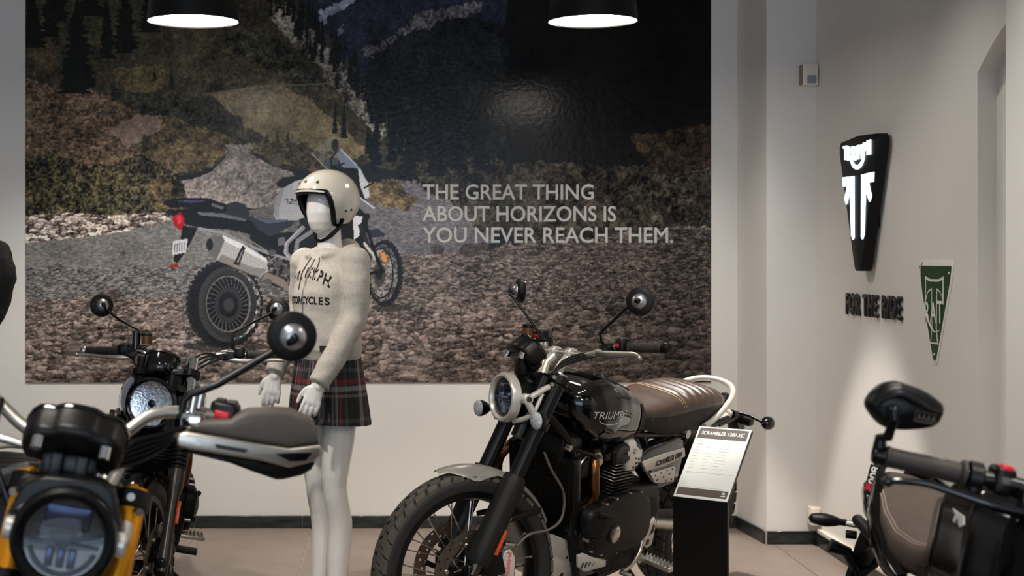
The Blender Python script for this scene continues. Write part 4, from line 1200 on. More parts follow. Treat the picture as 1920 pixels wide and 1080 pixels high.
# engine
eng = part('crankcase', MB().slab([(.56, .50), (.60, .60), (.80, .62), (.98, .59), (1.08, .56), (1.10, .45), (1.05, .34), (.9, .28), (.66, .29), (.57, .38)], XZ, -.17, .165, bevel=.02), K['matte'], bA)
part('cylinder_block', MB().box((.875, 0, .65), (.105, .27, .20), bevel=.01), K['black'], eng)
fins(eng, .805, .945, .160, .575, .725, 12, bright=6)
hd = part('cylinder_head', MB().slab([(.80, .72), (.79, .78), (.83, .80), (.95, .80), (.985, .77), (.97, .72)], XZ, -.165, .165, bevel=.015), K['black'], bA)
part('cam_cover', MB().slab([(.83, .795), (.84, .83), (.93, .835), (.96, .80)], XZ, -.15, .15, bevel=.012).cyl((.965, .10, .775), (.995, .10, .775), .028, 20, bevel=.006).cyl((.965, -.10, .775), (.995, -.10, .775), .028, 20, bevel=.006), K['matte'], hd)
part('head_fittings', MB().cyl((.975, .135, .745), (.99, .135, .745), .014, 12).cyl((.90, .164, .765), (.90, .176, .765), .010, 8).cyl((.85, .164, .765), (.85, .176, .765), .010, 8).cyl((1.035, .135, .735), (1.05, .14, .735), .012, 12), K['steel'], hd)
CL = [(1.110, .556), (1.051, .581), (.975, .584), (.91, .599), (.813, .606), (.733, .589), (.69, .547), (.665, .476), (.672, .415), (.735, .379), (.815, .372), (.924, .376), (1.036, .401), (1.09, .465)]
cc = part('clutch_cover', MB().slab(CL, XZ, .150, .196, bevel=.022, smooth=4, dome=.012, steps=5), K['matte'], bA)
part('cover_badge', MB().lathe([(.036, -.004), (.036, .004), (.030, .007)], (.952, .205, .470), (0, 1, 0), 36), K['darksteel'], cc)
part('badge_face', MB().lathe([(.030, .0), (.030, .004), (.026, .0055), (.001, .006)], (.952, .2095, .470), (0, 1, 0), 36), mat('spun_aluminium', '#d3cfc6', .25, 1.0, var=.25, scale=20), cc, 'round spun metal badge')
part('cover_nose', MB().lathe([(.055, -.02), (.055, .0), (.045, .014), (.02, .020), (.001, .021)], (1.055, .188, .505), (0.25, 1, 0), 28), K['matte'], cc)
part('cover_boss', MB().tube([(1.075, .198, .565), (1.0, .205, .545)], [.010, .009], 10).tube([(1.09, .196, .465), (1.05, .208, .455)], [.009, .008], 10), K['matte'], cc)
m = MB()
for a, b in ((1.0, .582), (.935, .594), (.845, .602), (.765, .595), (.705, .555), (.678, .485), (.69, .415), (.77, .382), (.87, .378), (.975, .388), (1.045, .412), (1.085, .458)):
    m.cyl((a, .16, b), (a, .1845, b), .0075, 8, bevel=.001)
o = part('cover_bolts', m, K['steel'], cc); o['kind'] = 'stuff'
part('sprocket_cover', MB().slab([(.56, .42), (.58, .55), (.66, .57), (.69, .50), (.66, .40)], XZ, .12, .165, bevel=.012), K['black'], bA)
tb_ = part('throttle_cover', MB().slab([(.908, .809), (.853, .812), (.78, .765), (.77, .724), (.796, .691), (.819, .679), (.871, .686)], XZ, .10, .165, bevel=.016, dome=.004), K['silverpaint'], bA, 'silver throttle body cover')
m = MB()
for a, b in ((.81, .73), (.80, .712), (.825, .715), (.812, .698), (.838, .70), (.832, .735), (.79, .73)):
    m.cyl((a, .165, b), (a, .1705, b), .0042, 8)
o = part('cover_holes', m, K['black'], tb_); o['kind'] = 'stuff'
# side panel
sp = part('side_panel', MB().slab([(.775, .735), (.70, .755), (.494, .775), (.45, .762), (.425, .70), (.440, .58), (.574, .572), (.645, .606), (.715, .66), (.765, .70)], XZ, .10, .152, bevel=.014), K['gloss'], bA)
part('panel_stripe', MB().slab([(.760, .708), (.60, .722), (.444, .728), (.427, .690), (.584, .669), (.715, .664)], XZ, .140, .158, bevel=.003), K['silverpaint'], sp, 'pale stripe with lettering')
pl = part('panel_plate', MB().slab([(.679, .652), (.502, .661), (.487, .651), (.482, .592), (.63, .605)], XZ, .145, .158, bevel=.004), K['silverpaint'], sp)
m = MB()
for a, b in ((.64, .640), (.60, .645), (.555, .650), (.515, .650), (.62, .618), (.575, .625), (.53, .632), (.55, .606), (.505, .607)):
    m.cyl((a, .157, b), (a, .1595, b), .0038, 8)
o = part('plate_holes', m, K['black'], sp); o['kind'] = 'stuff'
me = text_mesh('SCRAMBLER 1200', .021, .001, 1.0, bold=.03, shear=.2)
w_ = max(v.co.x for v in me.vertices)
me.transform(Matrix.Diagonal((.195 / w_, 1, 1, 1)))
place_text('panel_lettering', me, K['black'], basis((.655, .1586, .677), (-1, 0, .09), (0, 0, 1)), sp)
# frame, radiator, bash plate
part('frame', both(lambda m, s: (m.tube([(1.30, s * .03, .93), (1.20, s * .085, .83), (1.145, s * .105, .72), (1.08, s * .11, .50), (1.0, s * .11, .275), (.90, s * .11, .25), (.62, s * .11, .27)], .0155, 12, smooth=4), m.tube([(1.29, s * .03, .97), (1.0, s * .08, .85), (.70, s * .10, .79), (.30, s * .11, .77), (.0, s * .10, .79)], .014, 12, smooth=4), m.tube([(.70, s * .10, .79), (.60, s * .12, .62), (.585, s * .12, .34)], .0155, 12, smooth=4), m.tube([(.36, s * .115, .765), (.50, s * .12, .60), (.59, s * .12, .44)], .011, 10))), K['black'], bA)
part('air_duct', MB().box((1.135, 0, .785), (.13, .17, .10), bevel=.02, seg=3).box((1.06, 0, .71), (.10, .20, .12), bevel=.02, seg=3), K['plastic'], bA)
part('engine_mount', MB().tube([(1.21, .10, .80), (1.08, .13, .765), (1.03, .138, .735)], .008, 10).tube([(1.07, .115, .50), (1.0, .15, .55)], .010, 10).tube([(1.12, .12, .62), (1.02, .13, .36)], .009, 10), K['black'], bA)
part('mount_bolts', MB().cyl((1.21, .10, .80), (1.21, .118, .80), .012, 12).cyl((1.045, .135, .74), (1.045, .152, .74), .012, 12).cyl((1.075, .118, .52), (1.075, .135, .52), .014, 12).cyl((.42, .13, .78), (.42, .150, .78), .018, 16), K['steel'], bA)['kind'] = 'stuff'
R_ = Matrix.Rotation(.30, 3, 'Y'); RC = V(1.150, 0, .615)
rd = part('radiator', MB().box(RC, (.030, .25, .29), R_, bevel=.004).box(RC + V(0, .132, 0), (.045, .03, .31), R_, bevel=.006).box(RC - V(0, .132, 0), (.045, .03, .31), R_, bevel=.006), K['black'], bA)
m = MB()
for k in range(26):
    m.box(RC + R_ @ V(.016, 0, -.13 + .26 * k / 25), (.004, .24, .003), R_)
for k in range(22):
    m.box(RC + R_ @ V(.0175, -.115 + .23 * k / 21, 0), (.003, .002, .27), R_)
o = part('radiator_grille', m, K['plastic'], rd); o['kind'] = 'stuff'
part('bash_plate', MB().loft([[V(x, w * q, z + (.012 if abs(q) < .9 else 0)) for q in (-1, -.8, 0, .8, 1)] + [V(x - .004, w * q, z - .002) for q in (1, 0, -1)] for x, z, w in ((1.235, .463, .07), (1.215, .40, .085), (1.185, .33, .095), (1.10, .245, .105), (.95, .205, .11), (.75, .205, .11))]), K['silverpaint'], bA, 'pale metal bash plate', sharp=50)
part('bash_plate_wing', MB().slab([(1.262, .476), (1.197, .472), (1.075, .424), (1.040, .396), (.998, .272), (1.05, .235), (1.150, .262), (1.215, .330)], XZ, .090, .098, bevel=.003), K['silverpaint'], bA, 'pale side wing of the bash plate')
part('bash_plate_wing', MB().slab([(1.262, .476), (1.197, .472), (1.075, .424), (1.040, .396), (.998, .272), (1.05, .235), (1.150, .262), (1.215, .330)], XZ, -.098, -.090, bevel=.003), K['silverpaint'], bA)
part('bash_plate_holes', MB().cyl((1.165, .097, .318), (1.165, .0988, .318), .012, 14).cyl((1.085, .097, .292), (1.085, .0988, .292), .012, 14).cyl((1.07, .097, .36), (1.07, .0988, .36), .006, 10), K['black'], bA)
sg = part('side_guard', MB().slab([(1.123, .405), (1.085, .407), (1.027, .384), (.922, .353), (.918, .326), (1.055, .330), (1.106, .358)], XZ, .166, .176, bevel=.003), K['silverpaint'], bA, 'slotted pale metal guard')
m = MB()
for k in range(4):
    m.tube([(1.092 - k * .024, .1762, .352), (1.082 - k * .024, .1762, .372 - .003 * k)], .0042, 6)
o = part('guard_slots', m, K['black'], sg); o['kind'] = 'stuff'
# exhaust
ex = part('exhaust_header', MB().tube([(.985, .085, .765), (1.03, .115, .755), (1.062, .138, .715), (1.058, .145, .66), (1.040, .142, .61), (1.048, .125, .565), (1.07, .09, .53), (1.06, .03, .48), (.98, -.05, .42)], .0205, 18, smooth=6), K['copper'], bA, 'heat-tinted bronze header pipe')
part('exhaust_clamp', MB().lathe([(.026, -.01), (.026, .01)], (1.035, .118, .752), (.6, .5, -.3), 18).tube([(1.10, .12, .76), (1.13, .12, .73), (1.13, .12, .68)], .004, 8, smooth=4), K['steel'], ex)
part('exhaust_header', MB().tube([(.985, -.085, .765), (1.08, -.11, .76), (1.17, -.15, .735), (1.21, -.18, .67), (1.17, -.19, .58), (1.05, -.19, .52), (.80, -.19, .55), (.55, -.20, .60), (.3, -.21, .62)], .0205, 18, smooth=6), K['copper'], bA, 'heat-tinted bronze header pipe')
part('silencer', MB().lathe([(.03, 0), (.045, .03), (.048, .36), (.04, .42), (.03, .425)], (.32, -.215, .62), (-1, 0, .22), 28), K['alu'], bA)
# rear suspension
part('swingarm', both(lambda m, s: m.tube([(.58, s * .10, .42), (.35, s * .115, .38), (.0, s * .11, .322)], [.022, .025, .018], 12, flat=1.2)), K['alu'], bA, 'aluminium swingarm')
for s in (1, -1):
    sh = part('shock_absorber', MB().cyl((.10, s * .145, .36), (.29, s * .145, .74), .014, 14), K['chrome'], bA)
    hx = []
    for k in range(110):
        f = k / 109; a = f * 2 * PI * 10
        c = V(.13, s * .145, .42).lerp(V(.275, s * .145, .71), f)
        ax = (V(.275, 0, .71) - V(.13, 0, .42)).normalized(); u = V(0, 1, 0); v = ax.cross(u)
        hx.append(c + u * (.026 * math.cos(a)) + v * (.026 * math.sin(a)))
    part('spring', MB().tube(hx, .0045, 6), K['black'], sh)
part('rear_mudguard', MB().grid([[V(.36 * math.cos(a), w, .33 + .36 * math.sin(a)) for w in (-.07, -.03, .03, .07)] for a in np.linspace(.6, 2.4, 14)]), K['black'], bA)
part('chain_guard', MB().slab([(.50, .46), (.10, .41), (-.10, .36), (.0, .33), (.45, .40)], XZ, .085, .098, bevel=.003), K['black'], bA)
# foot controls, stand
part('heel_plate', MB().slab([(.612, .47), (.590, .45), (.592, .357), (.628, .345), (.674, .37), (.683, .40)], XZ, .165, .175, bevel=.004), K['silverpaint'], bA, 'pale heel plate')
part('heel_plate_cutouts', MB().slab([(.612, .445), (.60, .435), (.602, .41), (.63, .40)], XZ, .174, .1765).slab([(.645, .385), (.625, .385), (.622, .365), (.645, .362)], XZ, .174, .1765), K['black'], bA)
fp = part('foot_peg', MB().box((.665, .245, .318), (.045, .14, .018), bevel=.004).cyl((.69, .17, .322), (.69, .19, .322), .02, 12), K['alu'], bA)
m = MB()
for k in range(8):
    for dx in (-.018, .018):
        m.lathe([(.010, 0), (.002, .016)], (.665 + dx, .19 + k * .016, .326), (0, 0, 1), 4)
o = part('peg_teeth', m, K['alu'], fp); o['kind'] = 'stuff'
part('gear_lever', MB().tube([(.695, .185, .41), (.72, .195, .355), (.77, .20, .315), (.83, .20, .298)], [.010, .008, .008, .009], 10, smooth=4).cyl((.835, .195, .297), (.835, .24, .297), .010, 12), K['alu'], bA)
part('side_stand', MB().tube([(.66, .12, .25), (.62, .20, .16), (.58, .315, .078)], [.014, .012, .012], 10).box((.57, .325, .0745), (.07, .05, .008), Matrix.Rotation(.2, 3, 'X'), bevel=.003), K['black'], bA)
# ================================================================ helpers to reuse frame-fixed parts
def borrow(src, dst, names, shift=(0, 0, 0), swap=None, pre=None):
    for ch in list(src.children):
        base = ch.name.split('.')[0]
        if base in names:
            c = ch.copy(); COL.objects.link(c); c.parent = dst
            c.matrix_basis = (pre or Matrix()) @ Matrix.Translation(shift) @ ch.matrix_basis
            if swap and base in swap:
                c.data = ch.data.copy(); c.data.materials[0] = swap[base]
            for g in ch.children:
                if swap and base in swap and g.name.split('.')[0] in swap.get('skip', ()): continue
                d = g.copy(); COL.objects.link(d); d.parent = c
COMMON = {'crankcase', 'cylinder_head', 'clutch_cover', 'sprocket_cover', 'swingarm', 'shock_absorber', 'rear_mudguard', 'rear_wheel', 'chain_guard', 'frame', 'seat', 'side_stand', 'foot_peg', 'silencer'}

# ================================================================ bike with the blue tank (left, behind)
bB = bike_root('roadster_motorcycle', 'blue-tanked classic motorcycle with round headlight and rubber fork gaiters, standing at left behind another bike', 284.17, (-.934, 4.541), 1.45, 11.5)
SB = steer_matrix(1.45, .335, 25.5, .1, -23)
FB = lambda t, y: fork_pt(t, y, 1.45, .335, 25.5, .018)
make_wheel(bB, 'front_wheel', (1.45, 0, .335), .327, .105, .245, SB, discs=(.07,), disc_r=.155, hub=.045, spokes=32, blocks=44, hubw=.055)
borrow(bA, bB, COMMON - {'side_stand', 'seat', 'silencer'}, (-.02, 0, 0))
borrow(bA, bB, {'seat'}, (-.06, 0, -.17))
part('side_stand', MB().tube([(.66, .12, .25), (.62, .20, .16), (.58, .315, .075)], [.014, .012, .012], 10).box((.57, .325, .071), (.07, .05, .008), Matrix.Rotation(.2, 3, 'X'), bevel=.003), K['black'], bB)
axB = (FB(1, 0) - FB(0, 0)).normalized()
for s in (1, -1):
    tb = part('fork_tube', MB().cyl(FB(.45, s * .1), FB(.80, s * .1), .0205, 22), K['chrome' if s > 0 else 'black'], bB, M=SB)
    pr = []
    for k in range(9):
        h = k * .0165
        pr += [(.026, h), (.0335, h + .0045), (.0335, h + .008), (.026, h + .0125)]
    part('fork_gaiter', MB().lathe(pr + [(.024, .15)], FB(.355, s * .1), axB, 26), K['matte'], tb, 'black ribbed rubber gaiter')
    part('fork_slider', MB().lathe([(.021, -.02), (.0225, .0), (.0215, .05), (.0205, .24), (.029, .29), (.031, .31), (.031, .36), (.027, .365)], FB(.0, s * .1), axB, 26), K['greyleg'], tb)
    part('fork_foot', MB().box(FB(0, s * .1), (.045, .032, .07), bevel=.012, seg=3).cyl((1.45, s * .085, .335), (1.45, s * .125, .335), .018, 18, bevel=.003), K['black'], tb)
    part('fork_reflector', MB().box(FB(.20, s * .126), (.012, .012, .085), Matrix.Rotation(math.radians(-25.5), 3, 'Y'), bevel=.003), K['orange'], bB, 'orange reflector', M=SB)
    part('mudguard_stay', MB().tube([FB(.30, s * .085), V(1.40, s * .06, .665)], .009, 8), K['black'], bB, M=SB)
m = MB()
for t in (.56, .72):
    for s in (1, -1):
        m.lathe([(.030, 0), (.034, .003), (.034, .027), (.030, .03)], FB(t, s * .1), axB, 26)
    m.box(FB(t + .015, 0) - V(.015, 0, 0), (.06, .18, .026), Matrix.Rotation(math.radians(-25.5), 3, 'Y'), bevel=.006)
part('triple_clamp', m, K['black'], bB, M=SB)
rows = []
for k in range(18):
    a = math.radians(60 + (150 - 60) * k / 17); r = .352
    rows.append([V(1.45 + (r - .03 * abs(q) ** 2.5) * math.cos(a), .066 * q, .335 + (r - .03 * abs(q) ** 2.5) * math.sin(a)) for q in np.linspace(-1, 1, 9)])
m = MB().grid(rows); bmesh.ops.solidify(m.bm, geom=m.bm.faces[:], thickness=.003)
part('front_mudguard', m, K['gloss'], bB, M=SB, sharp=60)
part('brake_caliper', MB().slab([(1.32, .40), (1.35, .45), (1.40, .42), (1.39, .34), (1.34, .32)], XZ, .05, .095, bevel=.008), K['black'], bB, M=SB)
hl = part('headlight', MB().lathe([(.090, .0), (.092, -.02), (.088, -.06), (.070, -.10), (.04, -.125), (.004, -.13)], (1.288, -.008, .905), (1, 0, .02), 44), K['navy'], bB, M=SB)
part('headlight_ring', MB().lathe([(.091, -.006), (.0975, .0), (.098, .018), (.090, .026), (.083, .024), (.081, .010), (.081, .0)], (1.288, -.008, .905), (1, 0, .02), 56, caps=False), K['gloss'], hl)
part('headlight_bowl', MB().lathe([(.081, .004), (.07, -.006), (.05, -.02), (.025, -.03), (.004, -.033)], (1.288, -.008, .905), (1, 0, .02), 44), K['reflector'], hl, 'faceted lamp reflector')
part('bulb_shield', MB().lathe([(.012, -.02), (.014, .006), (.008, .012), (.001, .013)], (1.288, -.008, .905), (1, 0, .02), 20), K['black'], hl)
part('headlight_glass', MB().lathe([(.082, .012), (.07, .020), (.045, .029), (.02, .033), (.001, .034)], (1.288, -.008, .905), (1, 0, .02), 44), mat('fluted_glass', '#ffffff', .02, trans=1.0, ior=1.25, var=0, bump=.5, bscale=90), hl)
part('headlight_ear', both(lambda m, s: (m.box((1.25, s * .098, .905), (.05, .012, .04), bevel=.004), m.box((1.215, s * .098, .90), (.05, .012, .10), bevel=.004))), K['black'], hl)
gp = part('speedometer', MB().lathe([(.004, -.062), (.03, -.060), (.052, -.048), (.064, -.022), (.0665, .0), (.0665, .022), (.070, .025), (.070, .036), (.064, .038), (.060, .034), (.001, .033)], (1.125, -.027, 1.035), (-.55, 0, .83), 40), K['gloss'], bB, M=SB)
part('speedometer_ring', MB().lathe([(.0705, .026), (.0715, .030), (.0705, .036), (.066, .0385)], (1.125, -.027, 1.035), (-.55, 0, .83), 40, caps=False), K['darksteel'], gp)
hbB = [(.930, .40, 1.080), (.930, .27, 1.083), (.940, .20, 1.086), (.952, .145, 1.076), (.975, .07, 1.015), (.99, .0, .995)]
hbB = hbB + [(x, -y, z) for x, y, z in hbB[-2::-1]]
part('handlebar', MB().tube(hbB, .0125, 14, smooth=5), K['chrome'], bB, 'bright handlebar', M=SB)
part('handlebar_riser', both(lambda m, s: m.tube([FB(.75, s * .04) - V(.02, 0, 0), (.99, s * .04, .995)], [.018, .02], 12)), K['chrome'], bB, M=SB)
for s in (1, -1):
    grip_set(bB, SB, (.931, s * .262, 1.083), (.930, s * .395, 1.080), r=.0165, end='alu', endlen=.02)
    rt = Matrix.Rotation(0, 3, 'Z')
    switch_pod(bB, SB, (.935, s * .235, 1.088), rt, (.045, .045, .046), red=False)
    part('lever_perch', MB().box((.965, s * .20, 1.070), (.045, .05, .03), bevel=.006).cyl((.94, s * .185, 1.084), (.94, s * .22, 1.084), .0185, 16), K['black'], bB, M=SB)
    lever(bB, SB, [(.98, s * .20, 1.06), (.985, s * .25, 1.058), (.972, s * .32, 1.060), (.962, s * .38, 1.064), (.960, s * .425, 1.063)])
    ax = wdir(bB, SB, (.35 if s > 0 else .42, -.9, .12) if s < 0 else (-.25, -.95, .12))
    base = [(.94, s * .205, 1.09), (.935, s * .205, 1.164)] if s > 0 else [(.94, -.185, 1.10), (.935, -.185, 1.17)]
    round_mirror(bB, SB, base + [(.90, s * .27, 1.205), (.86, s * .345, 1.248)], (.845, s * .366, 1.263), ax, r=.048)
part('brake_reservoir', MB().cyl((.95, -.140, 1.112), (.95, -.140, 1.148), .021, 20), K['amberfluid'], bB, 'amber fluid reservoir', M=SB)
part('reservoir_cap', MB().cyl((.95, -.140, 1.146), (.95, -.140, 1.156), .0225, 20, bevel=.002), K['black'], bB, M=SB)
part('reservoir_bracket', MB().cyl((.945, -.185, 1.09), (.945, -.185, 1.165), .017, 16, bevel=.003).box((.95, -.165, 1.10), (.02, .05, .015), bevel=.004), K['navy'], bB, M=SB)
m = MB()
for k in range(4):
    m.tube([(.98, .19, 1.07), (1.02, .13 - .01 * k, 1.045 + .012 * k), (1.09, .07 - .01 * k, 1.00), (1.13, .05, .93), (1.14, .03 - .01 * k, .84)], .0042, 7, smooth=5)
m.tube([(.98, -.19, 1.06), (1.03, -.15, 1.02), (1.10, -.08, .96), (1.14, -.03, .85)], .0042, 7, smooth=5)
part('control_cables', m, K['black'], bB, M=SB)['kind'] = 'stuff'
TKB = [(.60, .03, .80, .83), (.61, .08, .78, .86), (.66, .12, .765, .91), (.74, .145, .76, .955), (.86, .166, .76, .985), (.98, .168, .775, 1.0), (1.07, .15, .80, .99), (1.13, .11, .84, .965), (1.15, .05, .87, .94)]
tk = part('fuel_tank', MB().loft([superring(.60 + .55 * k / 40, *interp(TKB, .60 + .55 * k / 40), n=2.6, seg=40) for k in range(41)]), K['blue'], bB, 'blue fuel tank', sharp=60)
part('filler_cap', MB().lathe([(.034, -.004), (.036, .004), (.03, .010), (.001, .011)], (.92, 0, .992), (0, 0, 1), 28), K['chrome'], tk)
part('steering_head', MB().cyl((1.30, 0, .80), (1.20, 0, 1.0), .03, 22), K['black'], bB)
part('exhaust_header', MB().tube([(.96, .085, .765), (1.04, .115, .74), (1.06, .13, .66), (1.03, .13, .52), (.95, .14, .33), (.75, .17, .27), (.4, .18, .28), (0, .185, .33)], .0205, 16, smooth=6), K['copper'], bB, 'heat-tinted header pipe')
part('passenger_peg', MB().cyl((.42, .16, .33), (.42, .27, .31), .014, 14).cyl((.60, .18, .25), (.60, .30, .248), .016, 14), K['grip'], bB)
part('engine_badge_cover', MB().slab([(.80, .60), (.74, .55), (.74, .50), (.80, .46), (.85, .50), (.85, .57)], XZ, .15, .185, bevel=.012), mat('bronze_cover', '#5a3b25', .35, .8, var=.1), bB, 'bronze engine cover')

# ================================================================ bike with gold forks and hand guards (front left)
bC = bike_root('adventure_scrambler', 'nearest motorcycle at lower left with gold fork tubes, hand guards and black-ringed headlight', 277, (-.715, 2.019), 1.53, 11.0)
FCp = lambda t, y: fork_pt(t, y * .88, 1.53, .348, 26, .034)
SC = None
make_wheel(bC, 'front_wheel', (1.53, 0, .348), .341, .098, .272, None, discs=(.075, -.075), disc_r=.160, hub=.042, spokes=36, blocks=40, hubw=.055)
pC = V((bC.matrix_basis @ V(1.28, 0, .9)).x, (bC.matrix_basis @ V(1.28, 0, .9)).y, 0)
MFC = bC.matrix_basis.inverted() @ Matrix.Translation(pC) @ Matrix.Rotation(math.radians(12), 4, 'Z') @ Matrix.Translation(-pC) @ bC.matrix_basis
borrow(bA, bC, COMMON | {'fuel_tank', 'side_panel', 'bash_plate', 'radiator', 'exhaust_header', 'cam_cover', 'rear_loop', 'throttle_cover'}, pre=MFC, swap={'seat': K['matte']})
axC = (FCp(1, 0) - FCp(0, 0)).normalized()
for s in (1, -1):
    tb = part('fork_tube', MB().lathe([(.0265, 0), (.028, .01), (.028, .36), (.0275, .42)], FCp(.33, s * .105), axC, 30), K['gold'], bC, 'gold fork tube')
    part('fork_slider', MB().lathe([(.0235, 0), (.0235, .36)], FCp(.0, s * .105), axC, 24), K['darksteel'], tb)
    part('fork_guard', MB().lathe([(.03, .04), (.036, .06), (.037, .30), (.033, .34)], FCp(0, s * .105), axC, 24), K['plastic'], tb)
    part('fork_cap', MB().cyl(FCp(.745, s * .105), FCp(.754, s * .105), .019, 20, bevel=.003).cyl(FCp(.754, s * .105), FCp(.760, s * .105), .008, 6), K['gold'], tb, 'gold fork cap')
    part('axle_lug', MB().box(FCp(.0, s * .105), (.05, .036, .075), bevel=.012, seg=3), K['black'], tb)
m = MB()
for t, h in ((.712, .034), (.52, .050)):
    for s in (1, -1):
        m.lathe([(.030, 0), (.037, .003), (.037, h - .003), (.030, h)], FCp(t, s * .105), axC, 28)
    m.box(FCp(t + h / 2, 0) - V(.02, 0, 0), (.06, .19, h * .8), Matrix.Rotation(math.radians(-26), 3, 'Y'), bevel=.006)
part('triple_clamp', m, K['black'], bC)
part('clamp_bolts', both(lambda m, s: (m.cyl(FCp(.733, s * .105) + V(.036, s * .0, .012), FCp(.733, s * .105) + V(.046, s * .0, .012), .0075, 10), m.cyl(FCp(.72, s * .105) + V(.036, s * .015, .0), FCp(.72, s * .105) + V(.046, s * .02, .0), .0075, 10))), K['steel'], bC)['kind'] = 'stuff'
borrow(bA, bC, {'steering_head'})
rows = []
for k in range(18):
    a = math.radians(62 + (150 - 62) * k / 17); r = .375
    rows.append([V(1.53 + (r - .03 * abs(q) ** 2.5) * math.cos(a), .052 * q, .348 + (r - .03 * abs(q) ** 2.5) * math.sin(a)) for q in np.linspace(-1, 1, 9)])
m = MB().grid(rows); bmesh.ops.solidify(m.bm, geom=m.bm.faces[:], thickness=.003)
part('front_mudguard', m, K['silverpaint'], bC, sharp=60)
O_ = (1.385, 0, .966); AX = (1, 0, .04)
hl = part('headlight', MB().lathe([(.080, .0), (.078, -.05), (.068, -.085), (.045, -.11), (.004, -.115)], O_, AX, 40), K['black'], bC)
part('headlight_ring', MB().lathe([(.082, -.012), (.089, -.006), (.0905, .014), (.087, .026), (.080, .030), (.070, .022), (.067, .006), (.066, .0)], O_, AX, 64, caps=False), K['black'], hl, 'black lamp ring')
part('headlight_bowl', MB().lathe([(.067, .004), (.06, .0), (.04, -.012), (.004, -.02)], O_, AX, 40), K['dkglass'], hl)
drl = mat('light_guide', '#78808c', .25, .2, var=.1)
m = MB()
for s in (1, -1):
    m.slab([(s * .010, .004), (s * .058, .016), (s * .060, .011), (s * .012, -.002)], lambda a, b, t: V(1.392 + t, a, .966 + b), 0, .012)
    m.slab([(s * .010, -.004), (s * .056, -.008), (s * .056, -.012), (s * .012, -.010)], lambda a, b, t: V(1.392 + t, a, .966 + b), 0, .010)
m.slab([(-.018, .012), (.018, .012), (.012, -.008), (.004, -.016), (-.004, -.016), (-.012, -.008)], lambda a, b, t: V(1.392 + t, a, .966 + b), 0, .016)
part('light_guide', m, drl, hl, 'grey cross-shaped light guide')['kind'] = 'stuff'
part('light_unit', MB().box((1.388, .0, 1.0), (.010, .075, .040), bevel=.006).box((1.388, -.018, .934), (.012, .014, .034), bevel=.004).box((1.388, 0, .934), (.012, .014, .034), bevel=.004).box((1.388, .018, .934), (.012, .014, .034), bevel=.004), mat('blue_projector', '#26385c', .12, .5, var=.4, scale=50), hl, 'blue-tinted lamp cells')['kind'] = 'stuff'  # the blue reflection in the lens is put into this colour
part('lower_trim', MB().tube([V(1.395, .055 * math.cos(a), .966 + .058 * math.sin(a)) for a in np.linspace(math.radians(200), math.radians(340), 16)], .004, 8), drl, hl)
part('headlight_glass', MB().lathe([(.0675, .018), (.06, .023), (.04, .029), (.02, .032), (.001, .033)], O_, AX, 40), K['clear'], hl)
part('headlight_boss', both(lambda m, s: (m.cyl((1.37, s * .082, .966), (1.37, s * .104, .966), .022, 20, bevel=.004), m.tube([(1.36, s * .095, .966), (1.31, s * .095, .985)], .013, 12))), K['silverpaint'], hl, 'silver lamp bracket')
part('headlight_cowl', MB().slab([(-.105, .985), (-.085, 1.045), (-.05, 1.062), (.04, 1.068), (.065, 1.055), (.088, 1.0), (.07, 1.02), (.0, 1.052), (-.07, 1.03)], lambda a, b, t: V(1.33 + t, a, b), 0, .05, bevel=.006), K['plastic'], hl)
instrument(bC, None, (1.285, -.024, 1.128), 1.06)
part('instrument_mount', MB().box((1.285, -.024, 1.065), (.05, .10, .06), bevel=.01).box((1.31, -.024, 1.03), (.06, .15, .03), bevel=.008), K['black'], bC)
part('wiring_box', MB().box((1.318, -.044, 1.07), (.03, .022, .055), bevel=.004).box((1.318, .0, 1.07), (.03, .022, .055), bevel=.004), K['black'], bC)['kind'] = 'stuff'
hc = [(1.03, .405, 1.165), (1.06, .30, 1.172), (1.085, .20, 1.180), (1.098, .145, 1.176), (1.115, .09, 1.160), (1.14, .045, 1.118), (1.15, .0, 1.105), (1.14, -.08, 1.088), (1.115, -.135, 1.098), (1.098, -.19, 1.130), (1.08, -.26, 1.168), (1.06, -.36, 1.172), (1.025, -.49, 1.166)]
part('handlebar', MB().tube(hc, .0122, 14, smooth=5).tube([(1.14, .05, 1.117), (1.15, 0, 1.105), (1.14, -.07, 1.09)], .0145, 14, smooth=4), K['alu'], bC, 'pale metal handlebar')
part('riser_clamp', both(lambda m, s: (m.tube([FCp(.745, s * .045) - V(.02, 0, 0), (1.19, s * .05, 1.06), (1.148, s * .05, 1.10)], [.019, .016, .021], 14))), K['silverpaint'], bC)
